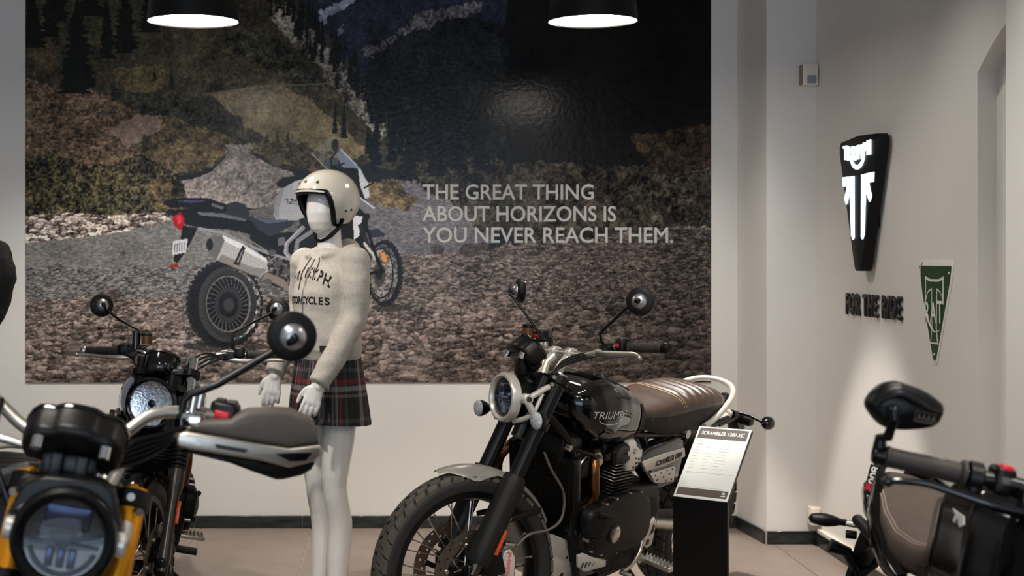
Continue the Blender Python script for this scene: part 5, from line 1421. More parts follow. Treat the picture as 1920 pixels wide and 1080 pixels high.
for s in (1, -1):
    zz = 1.172; oo = 0 if s > 0 else -.085
    grip_set(bC, None, (1.062, s * .292 + oo, zz), (1.030, s * .405 + oo, zz - .006), endlen=.012)
    rotm = Matrix.Rotation(s * math.radians(-14), 3, 'Z')
    sw = switch_pod(bC, None, (1.076, s * .232 + oo, zz + .014), rotm, (.044, .056, .048))
    part('lever_perch', MB().box((1.108, s * .175 + oo, zz - .006), (.048, .04, .030), rotm, bevel=.006).cyl((1.092, s * .155 + oo, zz), (1.090, s * .195 + oo, zz), .0185, 16).cyl((1.10, s * .168 + oo, zz), (1.10, s * .168 + oo, zz + .05), .008, 12).cyl((1.09, s * .180 + oo, zz), (1.09, s * .180 + oo, zz + .045), .007, 12), K['chrome'] if s > 0 else K['black'], bC)
    lever(bC, None, [(1.12, s * .17 + oo, zz - .018), (1.115, s * .22 + oo, zz - .02), (1.100, s * .30 + oo, zz - .018), (1.085, s * .36 + oo, zz - .016)])
    xf = lambda a: 1.135 - 1.9 * max(0, abs(a) - .25) ** 2
    FG = lambda a, b, t: V(xf(a) + t, s * a + oo, b)
    up = [(.169, 1.148), (.182, 1.170), (.245, 1.182), (.255, 1.194), (.275, 1.206), (.321, 1.216), (.356, 1.219), (.407, 1.204), (.420, 1.185), (.427, 1.161), (.367, 1.146), (.301, 1.148), (.235, 1.148)]
    hg = part('hand_guard', MB().slab(up, FG, -.055, .004, bevel=.012), K['greyplastic'], bC, 'grey-brown hand guard shell')
    al = [(.148, 1.132), (.153, 1.142), (.168, 1.148), (.236, 1.149), (.300, 1.148), (.368, 1.147), (.427, 1.160), (.436, 1.150), (.433, 1.138), (.423, 1.125), (.375, 1.108), (.317, 1.115), (.242, 1.115), (.178, 1.113), (.155, 1.116)]
    part('guard_bar', MB().slab(al, FG, -.012, .016, bevel=.007), K['alu'], hg, 'bright aluminium guard bar')
    part('guard_slots', MB().slab([(.224, 1.134), (.288, 1.133), (.283, 1.127), (.228, 1.127)], FG, .010, .0172, bevel=.0003).slab([(.345, 1.133), (.375, 1.139), (.416, 1.143), (.405, 1.127), (.374, 1.122)], FG, .010, .0172, bevel=.0003), K['black'], hg)['kind'] = 'stuff'
    part('guard_bolt', MB().cyl(FG(.192, 1.131, .013), FG(.192, 1.131, .0185), .006, 8), K['steel'], hg)
    lo = [(.165, 1.116), (.24, 1.116), (.317, 1.116), (.375, 1.109), (.425, 1.125), (.422, 1.107), (.405, 1.095), (.369, 1.083), (.354, 1.081), (.30, 1.092), (.244, 1.104), (.18, 1.108)]
    part('guard_lower', MB().slab(lo, FG, -.055, .006, bevel=.008), K['plastic'], hg)
round_mirror(bC, None, [(1.105, .149, 1.165), (1.105, .149, 1.200), (1.105, .158, 1.213), (1.10, .206, 1.241), (1.085, .318, 1.338)], (1.085, .333, 1.360), wdir(bC, None, (.22, -.95, -.05)), r=.050, stem_r=.0078)
round_mirror(bC, None, [(1.105, -.235, 1.165), (1.105, -.240, 1.200), (1.10, -.30, 1.241), (1.085, -.46, 1.338)], (1.085, -.475, 1.360), wdir(bC, None, (-.3, -.95, .05)), r=.050, stem_r=.0078)
m = MB()
for k in range(5):
    m.tube([(1.12, .165, 1.155), (1.16, .12, 1.135 - .008 * k), (1.20, .07, 1.115 - .01 * k), (1.25, .04 - .01 * k, 1.06)], .0045, 7, smooth=5)
m.tube([(1.10, -.19, 1.14), (1.18, -.18, 1.10), (1.24, -.16, 1.05), (1.25, -.12, .98)], .006, 8, smooth=5)
part('control_cables', m, K['black'], bC)['kind'] = 'stuff'
part('brake_line', MB().tube([(1.20, -.25, 1.085), (1.22, -.18, 1.088), (1.23, -.11, 1.082), (1.235, -.07, 1.06)], .0075, 10, smooth=5), K['steel'], bC)

# ================================================================ black naked bike, cut by the right edge
bD = bike_root('naked_motorcycle', 'black naked motorcycle at the right edge with bar-end mirror and grey-brown seat', 267, (1.01, 1.641), 1.40, 11.0)
FD = lambda t, y: fork_pt(t, y, 1.40, .30, 24.6, .03)
axD = (FD(1, 0) - FD(0, 0)).normalized()
make_wheel(bD, 'front_wheel', (1.40, 0, .300), .298, .12, .216, None, discs=(.08, -.08), disc_r=.155, hub=.045, spokes=0, cast=True, hubw=.06)
make_wheel(bD, 'rear_wheel', (0, 0, .315), .313, .18, .216, None, discs=(-.09,), disc_r=.128, hub=.06, spokes=0, cast=True, hubw=.07)
borrow(bA, bD, {'crankcase', 'cylinder_head', 'clutch_cover', 'swingarm', 'frame'}, (-.06, 0, 0))
part('steering_head', MB().cyl((1.22, 0, .76), (1.10, 0, .99), .03, 20), K['black'], bD)
for s in (1, -1):
    tb = part('fork_tube', MB().lathe([(.0265, 0), (.0265, .44)], FD(.30, s * .105), axD, 26), K['black'], bD)
    part('fork_slider', MB().lathe([(.0215, 0), (.0215, .32)], FD(.0, s * .105), axD, 22), K['steel'], tb)
    part('axle_lug', MB().box(FD(.0, s * .105), (.05, .036, .075), bevel=.012, seg=3), K['black'], tb)
m = MB()
for t in (.52, .70):
    for s in (1, -1):
        m.lathe([(.030, 0), (.036, .003), (.036, .025), (.030, .028)], FD(t, s * .105), axD, 24)
    m.box(FD(t + .014, 0) - V(.02, 0, 0), (.07, .19, .024), bevel=.006)
part('triple_clamp', m, K['darksteel'], bD)
hd_ = [(.850, .39, 1.030), (.872, .27, 1.028), (.90, .18, 1.03), (.935, .10, 1.02), (.945, 0, 1.02)]
hd_ = hd_ + [(x, -y, z) for x, y, z in hd_[-2::-1]]
part('handlebar', MB().tube(hd_, .0135, 14, smooth=5), K['black'], bD)
part('handlebar_riser', both(lambda m, s: m.tube([FD(.73, s * .04) - V(.01, 0, 0), (.945, s * .045, 1.02)], [.018, .022], 12)), K['darksteel'], bD)
for s in (1, -1):
    p0 = V(.870, s * .262, 1.028); p1 = V(.851, s * .385, 1.030)
    d = (p1 - p0).normalized(); L = (p1 - p0).length
    prof = [(.024, -.004), (.024, .002), (.0185, .006), (.0185, .03), (.017, .034), (.0185, .06), (.0175, .09), (.0175, L - .006), (.0195, L - .004), (.0195, L), (.016, L + .002)]
    gr = part('grip', MB().lathe(prof, p0, d, 24), K['browngrip'], bD, 'grey-brown rubber grip')
    part('bar_end', MB().cyl(p1, p1 + d * .022, .0165, 20, bevel=.003), K['black'], gr)
    part('throttle_housing', MB().lathe([(.022, 0), (.026, .003), (.026, .022), (.022, .025)], p0 - d * .032, d, 24).box(p0 - d * .02 + V(.0, 0, -.02), (.04, .022, .03), bevel=.006), K['plastic'], bD)
    sw = part('switch_housing', MB().box(p0 - d * .060 + V(.004, 0, .004), (.046, .036, .050), bevel=.010, seg=3), K['plastic'], bD)
    part('red_button', MB().box(p0 - d * .060 + V(.014, 0, .026), (.024, .022, .012), bevel=.005, seg=3), K['red'], sw, 'red switch')
    part('grey_button', MB().box(p0 - d * .060 + V(.026, 0, .006), (.006, .017, .013), bevel=.002), K['greyplastic'], sw)
    part('lever_perch', MB().box((.915, s * .165, 1.012), (.05, .045, .035), bevel=.007).cyl((.905, s * .15, 1.025), (.905, s * .15, 1.055), .009, 12), K['black'], bD)
    part('perch_bolts', MB().cyl((.935, s * .172, 1.022), (.945, s * .172, 1.022), .007, 8).cyl((.935, s * .155, 1.022), (.945, s * .155, 1.022), .007, 8), K['steel'], bD)['kind'] = 'stuff'
    lv = part('lever', MB().tube([(.935, s * .18, .990), (.932, s * .235, .993), (.925, s * .278, .998), (.915, s * .333, 1.004), (.912, s * .375, 1.000), (.912, s * .392, .996)], [.011, .009, .0065, .006, .0055], 10, smooth=5, flat=.8).sphere((.912, s * .396, .995), .0095, 12, 8), K['gloss'], bD, 'black brake lever')
    st = part('mirror_stem', MB().tube([p1 + d * .012, p1 + d * .014 + V(0, 0, .03), (.868, s * .394, 1.065), (.893, s * .3985, 1.100), (.890, s * .400, 1.112)], [.013, .010, .0085, .0075, .007], 12), K['black'], bD)
    ol = [(.436, 1.110), (.434, 1.128), (.418, 1.150), (.396, 1.160), (.380, 1.160), (.345, 1.154), (.318, 1.142), (.309, 1.133), (.308, 1.118), (.316, 1.100), (.337, 1.089), (.372, 1.080), (.400, 1.080), (.420, 1.092)]
    FM = lambda a, b, t: V(.85 + t, s * a, b)
    mh = part('mirror', MB().slab(ol, FM, -.006, .026, bevel=.020, smooth=4, dome=.006, steps=5), K['plastic'], bD, 'black bar-end mirror')
    part('mirror_glass', MB().slab([(.37 + (a - .37) * .92, 1.12 + (b - 1.12) * .92) for a, b in ol], FM, -.005, -.0075, smooth=3), K['chrome'], mh)
    part('mirror_ridge', MB().tube([FM(.425, 1.112, .026), FM(.415, 1.130, .031), FM(.393, 1.142, .033), FM(.365, 1.135, .033), FM(.34, 1.125, .030), FM(.315, 1.122, .022)], [.003, .006, .006, .003], 8, smooth=5), K['plastic'], mh)
    part('ball_joint', MB().sphere(FM(.400, 1.113, .036), .0095, 14, 10), K['gloss'], mh)
    fr = [FM(.362, 1.102, .0330), FM(.325, 1.102, .0285), FM(.325, 1.119, .0285), FM(.362, 1.119, .0330), FM(.362, 1.102, .0330)]
    m = MB().tube(fr, .0008, 5)
    for k in range(4):
        y_ = .357 - .0085 * k
        m.tube([FM(y_, 1.105, .0328 - .001 * k), FM(y_ - .002, 1.116, .0328 - .001 * k)], .0008, 5).tube([FM(y_ - .006, 1.105, .0324 - .001 * k), FM(y_ - .003, 1.111, .0324 - .001 * k)], .0008, 5)
    part('mirror_mark', m, K['greyplastic'], mh)['kind'] = 'stuff'
TKD = [(.47, .08, .80, .920), (.480, .125, .770, .955), (.51, .155, .755, .985), (.60, .178, .750, 1.010), (.74, .182, .755, 1.020), (.86, .165, .78, 1.010), (.94, .11, .85, .965), (.97, .05, .89, .945)]
tk = part('fuel_tank', MB().loft([superring(.47 + .50 * k / 40, *interp(TKD, .47 + .50 * k / 40), n=4.5, seg=56) for k in range(41)]), K['deepgloss'], bD, sharp=60)
part('filler_cap', MB().lathe([(.034, -.004), (.036, .006), (.03, .012), (.001, .013)], (.78, 0, .990), (0, 0, 1), 28), K['darksteel'], tk)
mk = MB()
def TW(a, b, t):
    hw, zb, zt = interp(TKD, a); q = max(0, 1 - abs((b - (zb + zt) / 2) / ((zt - zb) / 2)) ** 4.5) ** (1 / 4.5)
    return V(a, -(hw * q + .0012 + t), b)
mk.slab([(.66, .944), (.72, .940), (.728, .926), (.712, .918), (.70, .925), (.70, .932), (.69, .93), (.685, .921), (.675, .924), (.68, .936)], TW, -.001, .0006)
part('tank_mark', mk, K['white'], tk, 'white graphic on the tank')
STD = [(-.16, .020, .885, .903), (-.145, .034, .870, .912), (-.10, .052, .845, .918), (-.02, .084, .815, .915), (.08, .114, .785, .898), (.18, .132, .758, .868), (.28, .140, .745, .846), (.38, .136, .75, .840), (.46, .115, .775, .850), (.50, .09, .79, .86)]
sd = part('seat', MB().loft([superring(-.16 + .66 * k / 50, *interp(STD, -.16 + .66 * k / 50), n=3.4, seg=44) for k in range(51)]), mat('seat_vinyl', '#4d4139', .5, var=.1, bump=.2, bscale=300), bD, 'grey-brown seat', sharp=70)
for q, dz in ((.90, 0), (.94, -.006)):
    for s in (1, -1):
        pts = []
        for k in range(30):
            x = -.12 + .60 * k / 29; hw, zb, zt = interp(STD, x)
            pts.append(V(x, s * hw * q, (zb + zt) / 2 + (zt - zb) / 2 * (1 - q ** 3.4) ** (1 / 3.4) + .0006))
        part('seat_stitching', MB().tube(pts, .0016, 5), mat('stitching', '#8d7c70', .6), sd)
PT = [(-.20, .920, .018), (-.12, .905, .036), (0, .868, .040), (.1, .828, .034), (.2, .790, .026), (.3, .760, .020), (.38, .742, .014)]
for s in (1, -1):
    rows = []
    for k in range(30):
        x = -.20 + .58 * k / 29; hw = interp(STD, max(x, -.155))[0]; zc, hh = interp(PT, x)
        rows.append([V(x, s * (hw - .012), zc + hh + .006), V(x, s * (hw + .008), zc + hh), V(x, s * (hw + .016), zc), V(x, s * (hw + .010), zc - hh), V(x, s * (hw - .01), zc - hh - .006)])
    m = MB().grid(rows); bmesh.ops.solidify(m.bm, geom=m.bm.faces[:], thickness=.004)
    pnl = part('tail_panel', m, K['gloss'], bD, 'black gloss tail panel', sharp=60)
    n_ = V(.55, s * .80, .12).normalized(); xd = V(.10, s * .12, -1.0); xd = (xd - n_ * xd.dot(n_)).normalized(); yd = n_.cross(xd)
    o_ = V(-.085, s * .074, .922)
    part('panel_decal', MB().slab([(-.004, -.016), (.072, -.014), (.066, .012), (-.004, .012)], lambda a, b, t: o_ + xd * a + yd * b + n_ * t, -.012, .0005, bevel=.002), K['gloss'], pnl)
    me = text_mesh('800', .020, .0002, 1.0, bold=.03)
    place_text('panel_number', me, K['white'], basis(o_ + yd * -.008 + n_ * .0012, xd, yd), pnl)
    part('panel_flash', MB().slab([(.044, -.012), (.060, -.010), (.058, .009), (.044, .009)], lambda a, b, t: o_ + xd * a + yd * b + n_ * t, .0, .0014), K['red'], pnl, 'red panel flash')
part('tail_cowl', MB().loft([superring(x, hw, zb, zt, 3, 24) for x, hw, zb, zt in ((.0, .09, .78, .80), (-.1, .08, .79, .86), (-.19, .06, .82, .885), (-.24, .03, .84, .875))]), K['gloss'], bD)
part('tail_light', MB().slab([(-.22, .85), (-.255, .855), (-.255, .835), (-.22, .82)], XZ, -.03, .03, bevel=.004), K['red'], bD)
for s in (1, -1):
    c = V(-.25, s * .112, .748)
    b_ = part('rear_indicator', MB().lathe([(.004, -.044), (.012, -.038), (.0165, -.018), (.017, 0), (.0135, .020), (.009, .034), (.009, .05)], c, (0, -s, .06), 20), K['plastic'], bD)
    part('indicator_stem', MB().tube([c + V(0, -s * .045, .002), c + V(.01, -s * .075, .004)], .008, 12), K['steel'], b_)
    part('plate_arm', MB().tube([(-.25, s * .03, .725), (-.255, s * .055, .722)], .011, 12), K['black'], bD)
part('plate_hanger', MB().slab([(-.05, .80), (-.17, .79), (-.235, .765), (-.27, .70), (-.30, .60), (-.27, .60), (-.235, .68), (-.16, .72)], XZ, -.022, .022, bevel=.006).tube([(-.27, -.085, .683), (-.265, -.04, .676), (-.26, 0, .62), (-.26, .04, .676), (-.27, .085, .683)], [.019, .015, .014, .015, .019], 12), K['black'], bD)
part('radiator', MB().box((1.10, 0, .56), (.04, .32, .26), bevel=.006), K['black'], bD)
part('lower_trim', MB().slab([(.47, .80), (.95, .83), (.93, .77), (.50, .73)], XZ, -.15, -.13, bevel=.008).slab([(.47, .80), (.95, .83), (.93, .77), (.50, .73)], XZ, .13, .15, bevel=.008), K['plastic'], bD)['kind'] = 'stuff'
hl = part('headlight', MB().lathe([(.004, -.10), (.06, -.09), (.085, -.05), (.09, 0), (.088, .015), (.08, .02), (.001, .03)], (1.32, 0, .87), (1, 0, .0), 36), K['gloss'], bD)
part('headlight_bracket', both(lambda m, s: m.box((1.25, s * .09, .87), (.14, .012, .06), bevel=.005)), K['black'], hl)
part('control_cables', MB().tube([(.91, -.14, 1.02), (.97, -.10, 1.045), (1.02, -.04, 1.03), (1.08, .0, .95)], .005, 8, smooth=5).tube([(.91, .14, 1.02), (.97, .10, 1.045), (1.02, .04, 1.03), (1.08, .0, .94)], .005, 8, smooth=5), K['black'], bD)['kind'] = 'stuff'
part('side_stand', MB().tube([(.60, .12, .25), (.56, .20, .16), (.52, .315, .070)], [.014, .012, .012], 10), K['black'], bD)
part('exhaust', MB().tube([(.98, -.06, .58), (1.05, -.08, .45), (1.0, -.09, .30), (.75, -.08, .22), (.55, -.15, .22), (.40, -.17, .24)], [.022, .022, .028, .05], 16, smooth=5), K['darksteel'], bD)
# ================================================================ mannequin, helmet, display figure, information stand
from mathutils.bvhtree import BVHTree
def remeshed(name, mb, voxel, m, parent, smooth=4, label=None, wrinkle=0.0, wscale=9.0, sharp=70):
    """fuses overlapping closed solids into one continuous skin"""
    bmesh.ops.recalc_face_normals(mb.bm, faces=mb.bm.faces[:])
    me = bpy.data.meshes.new(name); mb.bm.to_mesh(me); mb.bm.free()
    ob = bpy.data.objects.new(name, me); COL.objects.link(ob)
    r = ob.modifiers.new('r', 'REMESH'); r.mode = 'VOXEL'; r.voxel_size = voxel; r.use_smooth_shade = True
    s = ob.modifiers.new('s', 'SMOOTH'); s.factor = 0.5; s.iterations = smooth
    bpy.context.view_layer.update()
    me2 = bpy.data.meshes.new_from_object(ob.evaluated_get(bpy.context.evaluated_depsgraph_get()))
    bpy.data.objects.remove(ob); bpy.data.meshes.remove(me)
    if wrinkle:
        from mathutils import noise
        me2.update()
        nn = [v.normal.copy() for v in me2.vertices]
        for v, n in zip(me2.vertices, nn):
            c = v.co
            d = noise.noise(V(c.x * wscale, c.y * wscale, c.z * wscale * 1.6)) + .5 * noise.noise(V(c.x * wscale * 2.3, c.y * wscale * 2.3, c.z * wscale * 4.0 + 7))
            v.co = c + n * (wrinkle * d)
    me2.shade_smooth(); me2.materials.clear(); me2.materials.append(m); me2.name = name
    return link(name, me2, parent, label)

def ellring(c, rx, ry, seg=28, tilt=0.0):
    c = V(*c)
    return [c + V(rx * math.cos(2 * PI * j / seg), ry * math.sin(2 * PI * j / seg), tilt * math.cos(2 * PI * j / seg)) for j in range(seg)]

def ptaper(m, pts, radii, seg=16, smooth=4):
    P = spline(pts, smooth); n = len(P)
    rr = []
    for i in range(n):
        f = i / (n - 1) * (len(radii) - 1); k = min(int(f), len(radii) - 2)
        rr.append(radii[k] + (radii[k + 1] - radii[k]) * (f - k))
    m.tube(P, rr, seg)
    m.sphere(P[0], rr[0] * .995, seg, 10); m.sphere(P[-1], rr[-1] * .995, seg, 10)

# frame of the mannequin: x = the way its chest looks, y = its left, z up
phi = math.radians(45)
MX, MY = (616 - 725) / 452.8, 5.30
mq = thing('mannequin', 'white faceless mannequin wearing a grey zip hoodie and tartan pleated skirt', 'mannequin')
mq.matrix_basis = Matrix.Translation((MX, MY, 0)) @ Matrix.Rotation(-PI / 2 - phi, 4, 'Z')
skin = mat('mannequin_gloss_white', '#ded9d2', 0.16, var=0.01, coat=0.3)
m = MB()
m.loft([ellring(c, rx, ry) for c, rx, ry in (((0, 0, .80), .075, .120), ((0, 0, .90), .098, .155), ((0, 0, .98), .088, .140), ((.0, 0, 1.08), .075, .112), ((.005, 0, 1.18), .092, .130), ((.01, 0, 1.28), .108, .145), ((0, 0, 1.38), .090, .160), ((-.01, 0, 1.44), .060, .120), ((-.012, 0, 1.47), .048, .06))])
ptaper(m, [(-.012, 0, 1.44), (-.005, 0, 1.51), (.004, 0, 1.58)], [.058, .050, .052])
m.loft([ellring(c, rx, ry) for c, rx, ry in (((.035, 0, 1.535), .03, .022), ((.028, 0, 1.55), .055, .046), ((.02, 0, 1.58), .078, .060), ((.012, 0, 1.62), .092, .070), ((.004, 0, 1.67), .097, .074), ((-.002, 0, 1.72), .090, .070), ((-.006, 0, 1.755), .066, .054), ((-.008, 0, 1.775), .03, .025))])
LA = [(-.005, .152, 1.415), (.015, .180, 1.30), (.02, .180, 1.205), (.10, .170, 1.07), (.185, .150, .945)]
RA = [(-.005, -.152, 1.415), (-.02, -.185, 1.30), (-.01, -.195, 1.205), (.07, -.185, 1.08), (.145, -.165, .965)]
for arm in (LA, RA):
    ptaper(m, arm, [.050, .043, .038, .034, .024])
for s, kx in ((1, .0), (-1, -.01)):
    ptaper(m, [(0, s * .072, .86), (.012 + kx, s * .068, .68), (.02 + kx, s * .060, .50), (-.012 + kx, s * .056, .34), (-.006 + kx, s * .054, .20), (.0 + kx, s * .054, .10)], [.080, .068, .050, .052, .047, .042])
    ptaper(m, [(-.035 + kx, s * .054, .045), (.03 + kx, s * .060, .042), (.11 + kx, s * .068, .03), (.165 + kx, s * .07, .024)], [.036, .036, .032, .022])
def hand(m, w, d, up, s):
    """palm and five fingers from wrist w along d; up = back of the hand; s = side of the thumb"""
    w = V(*w); d = V(*d).normalized(); up = V(*up); up = (up - d * up.dot(d)).normalized(); sd = d.cross(up) * s
    ptaper(m, [w, w + d * .025], [.023, .023], 14)
    m.loft([[w + d * t + sd * (wd * math.cos(a) + o) + up * (th * math.sin(a)) for a in np.linspace(0, 2 * PI, 18, endpoint=False)] for t, wd, th, o in ((.015, .024, .018, 0), (.035, .032, .016, .002), (.06, .036, .0145, .003), (.085, .037, .0125, .001), (.098, .034, .010, 0))])
    for k, (o, L, curl) in enumerate(((.028, .066, .30), (.0095, .076, .38), (-.0095, .070, .48), (-.028, .054, .60))):
        b = w + d * .085 + sd * o
        sp = sd * (o * .22)
        p1 = b + d * (L * .45) + sp * .3 - up * (L * .10 * curl)
        p2 = p1 + (d * math.cos(curl) - up * math.sin(curl)) * (L * .32)
        p3 = p2 + (d * math.cos(curl * 2) - up * math.sin(curl * 2)) * (L * .28)
        ptaper(m, [b, p1, p2, p3], [.0098, .0088, .0080, .0066], 10, 3)
    b = w + d * .030 + sd * .024
    ptaper(m, [b - sd * .008, b + d * .020 + sd * .016 - up * .006, b + d * .048 + sd * .026 - up * .014, b + d * .074 + sd * .028 - up * .020], [.013, .0115, .0098, .0075], 10, 3)
hand(m, (.185, .150, .945), (.42, -.05, -.90), (.55, .80, .25), 1)
hand(m, (.145, -.165, .965), (.22, -.02, -.97), (.70, .70, .15), 1)
remeshed('body', m, .0042, skin, mq, smooth=3)
part('base_plate', MB().cyl((.02, 0, .0), (.02, 0, .012), .19, 48, bevel=.004), K['steel'], mq, 'round metal base plate')

# hoodie
fleece = mat('grey_fleece', '#b3aca1', 0.9, var=0.14, scale=150, bump=0.5, bscale=500)
m = MB()
m.loft([ellring(c, rx, ry) for c, rx, ry in (((.005, 0, 1.015), .122, .152), ((.008, 0, 1.03), .126, .158), ((.012, 0, 1.06), .136, .164), ((.014, 0, 1.12), .132, .158), ((.016, 0, 1.20), .124, .150), ((.018, 0, 1.29), .124, .152), ((.008, 0, 1.37), .106, .158), ((-.002, 0, 1.42), .084, .145), ((-.01, 0, 1.455), .070, .125), ((-.012, 0, 1.475), .062, .080))])
for arm in (LA, RA):
    a = [V(*p) for p in arm]
    wr = a[3].lerp(a[4], .86)
    ptaper(m, [a[0], a[1], a[2], a[3], wr], [.064, .056, .053, .050, .044])
    d = (a[4] - a[3]).normalized()
    m.lathe([(.036, -.0), (.043, .004), (.043, .03), (.040, .034), (.032, .034)], wr - d * .002, d, 24)
hr = []
for k in range(25):           # hood collar round the neck
    a = math.radians(30 + 300 * k / 24)
    hr.append(V(-.012 + .092 * math.cos(a), .092 * math.sin(a), 1.440 + .038 * (1 - math.cos(a)) / 2))
ptaper(m, hr, [.014, .022, .030, .034, .030, .022, .014], 14, 2)
m.sphere((-.105, 0, 1.43), (.050, .095, .085), 20, 12)
m.sphere((-.06, .055, 1.455), (.045, .05, .034), 16, 10); m.sphere((-.06, -.055, 1.455), (.045, .05, .034), 16, 10)
hood = remeshed('hoodie', m, .0062, fleece, mq, smooth=5, label='grey zip hoodie with dark lettering', wrinkle=.0055, wscale=8)
bvh = BVHTree.FromPolygons([v.co for v in hood.data.vertices], [p.vertices for p in hood.data.polygons])
def chest(l, z, lift=.0012):
    h = bvh.ray_cast(V(.6, l, z), V(-1, 0, 0))
    return V((h[0].x if h[0] is not None else .12) + lift, l, z)
ink = mat('felt_letters', '#2c211d', 0.85, var=.08)
def letters(txt, h, z0, half, arch, xs):
    n = len(txt)
    for k, ch in enumerate(txt):
        me = text_mesh(ch, h, .0, xs, bold=.05 if ch != 'M' else .02, align='CENTER')
        q = -1 + 2 * (k + .5) / n
        l0 = half * q; zz = z0 - arch * q * q; sl = -2 * arch * q / half
        for v in me.vertices:
            y_ = l0 + v.co.x; z_ = zz + v.co.y + sl * v.co.x
            v.co = chest(y_, z_)
        me.materials.clear(); me.materials.append(ink)
        link('letter', me, hood)
letters('TRIUMPH', .042, 1.352, .115, .040, .74)
letters('MOTORCYCLES', .0285, 1.248, .118, .004, .82)
part('zip', MB().tube([chest(.0, z, .001) for z in np.linspace(1.03, 1.43, 40)], .0032, 6), K['steel'], hood)
for s in (1, -1):
    part('drawstring', MB().tube([chest(s * .026, 1.435, .003), chest(s * .032, 1.41, .003), chest(s * .036, 1.37, .003), chest(s * .034, 1.325 + .02 * s, .003)], .0022, 7, smooth=5), mat('cord_grey', '#5c544c', .8), hood, 'dark drawstring')
    pk = [(s * .045, 1.075), (s * .14, 1.075), (s * .14, 1.12), (s * .085, 1.17)]
part('woven_tag', MB().loft([[chest(.085, 1.055, t), chest(.115, 1.055, t), chest(.115, 1.08, t), chest(.085, 1.08, t)] for t in (0, .003)]), ink, hood)
# pleated tartan skirt
def plaid():
    mm = bpy.data.materials.new('tartan_wool'); mm.use_nodes = True
    nt = mm.node_tree; b = nt.nodes['Principled BSDF']
    uv = nt.nodes.new('ShaderNodeUVMap'); uv.uv_map = 'cloth'
    sx = nt.nodes.new('ShaderNodeSeparateXYZ'); nt.links.new(uv.outputs[0], sx.inputs[0])
    cols = []
    for ax, rep in ((0, 9.0), (1, 1.9)):
        mu = nt.nodes.new('ShaderNodeMath'); mu.operation = 'MULTIPLY'; mu.inputs[1].default_value = rep
        fr = nt.nodes.new('ShaderNodeMath'); fr.operation = 'FRACT'
        nt.links.new(sx.outputs[ax], mu.inputs[0]); nt.links.new(mu.outputs[0], fr.inputs[0])
        r = nt.nodes.new('ShaderNodeValToRGB'); r.color_ramp.interpolation = 'CONSTANT'
        el = r.color_ramp.elements
        st = ((0, '#1d1b1b'), (.30, '#6b6763'), (.36, '#1d1b1b'), (.42, '#8a8682'), (.52, '#2b2626'), (.56, '#7a2028'), (.66, '#242020'), (.80, '#4c4947'), (.88, '#191717'))
        el[0].position = 0; el[0].color = lin(st[0][1]) + [1]
        el[1].position = st[1][0]; el[1].color = lin(st[1][1]) + [1]
        for p, c in st[2:]:
            e = el.new(p); e.color = lin(c) + [1]
        nt.links.new(fr.outputs[0], r.inputs[0]); cols.append(r)
    mx = nt.nodes.new('ShaderNodeMix'); mx.data_type = 'RGBA'; mx.inputs[0].default_value = .5
    nt.links.new(cols[0].outputs[0], mx.inputs[6]); nt.links.new(cols[1].outputs[0], mx.inputs[7])
    nt.links.new(mx.outputs[2], b.inputs['Base Color'])
    b.inputs['Roughness'].default_value = .9
    return mm
sk = MB(); seg = 240; NR = 16
rows = []
for i in range(NR):
    t = i / (NR - 1); z = 1.04 - .285 * t
    row = []
    for j in range(seg):
        a = 2 * PI * j / seg
        ph = (a * 26 / (2 * PI)) % 1
        saw = (ph if ph < .8 else (1 - ph) * 4) - .4
        pl = saw * (.003 + .022 * t) + .006 * t * math.sin(3 * a + 1)
        rx = .118 + .036 * t ** .8 + pl; ry = .148 + .032 * t ** .8 + pl
        row.append(V(.004 + rx * math.cos(a), ry * math.sin(a), z + .006 * t * math.sin(2 * a + .5)))
    rows.append(row)
sk.loft(rows, cap0=False, cap1=False)
skirt_me = sk.mesh('skirt', plaid(), 50)
uvl = skirt_me.uv_layers.new(name='cloth')
for lp_ in skirt_me.loops:
    c = skirt_me.vertices[lp_.vertex_index].co
    uvl.data[lp_.index].uv = ((math.atan2(c.y, c.x) / (2 * PI) + 1) % 1, c.z * 2.6)
link('skirt', skirt_me, mq, 'dark tartan pleated skirt')

# open-face helmet
hm = thing('open_face_helmet', 'glossy white open-face helmet with black trim worn by the mannequin', 'helmet')
hm.matrix_basis = Matrix.Translation(((615 - 725) / 452.8, MY, 1.681)) @ Matrix.Rotation(-PI / 2 - math.radians(47), 4, 'Z')
RXh, RYh, RZh = .140, .123, .121
def smooth01(t): t = max(0, min(1, t)); return t * t * (3 - 2 * t)
def lowel(a):
    d = abs(math.degrees(a))
    brow = 14 - 3 * (d / 50) ** 2
    rim = -56 + 8 * smooth01((d - 100) / 70)
    return math.radians(brow + (rim - brow) * smooth01((d - 50) / 25) ** .9)
def shell_pt(a, e, k=1.0):
    ce, se = math.cos(e), math.sin(e)
    w = 1.0 if e > 0 else 1 - .06 * (e / 1.0) ** 2
    return V(RXh * k * ce * math.cos(a) * w - (.0 if e > 0 else .004), RYh * k * ce * math.sin(a) * w, RZh * k * se * (1.0 if e > 0 else 1.12))
cols_ = 144
def shell(k, e_off=0.0):
    m = MB(); R = []
    for i in range(15):
        t = (i / 14) ** 1.0
        R.append([m.bm.verts.new(shell_pt(-PI + 2 * PI * j / cols_, lowel(-PI + 2 * PI * j / cols_) + e_off + (PI / 2 * .985 - lowel(-PI + 2 * PI * j / cols_) - e_off) * t, k)) for j in range(cols_)])
    for a, b in zip(R, R[1:]): m.bridge(a, b)
    m.cap(R[-1])
    return m
hw_ = mat('helmet_gel_white', '#d2cbbd', 0.12, var=.01, coat=.8)
part('shell', shell(1.0), hw_, hm, sharp=80)
li = shell(.90); part('lining', li, K['matte'], hm, 'black padded lining', sharp=80)
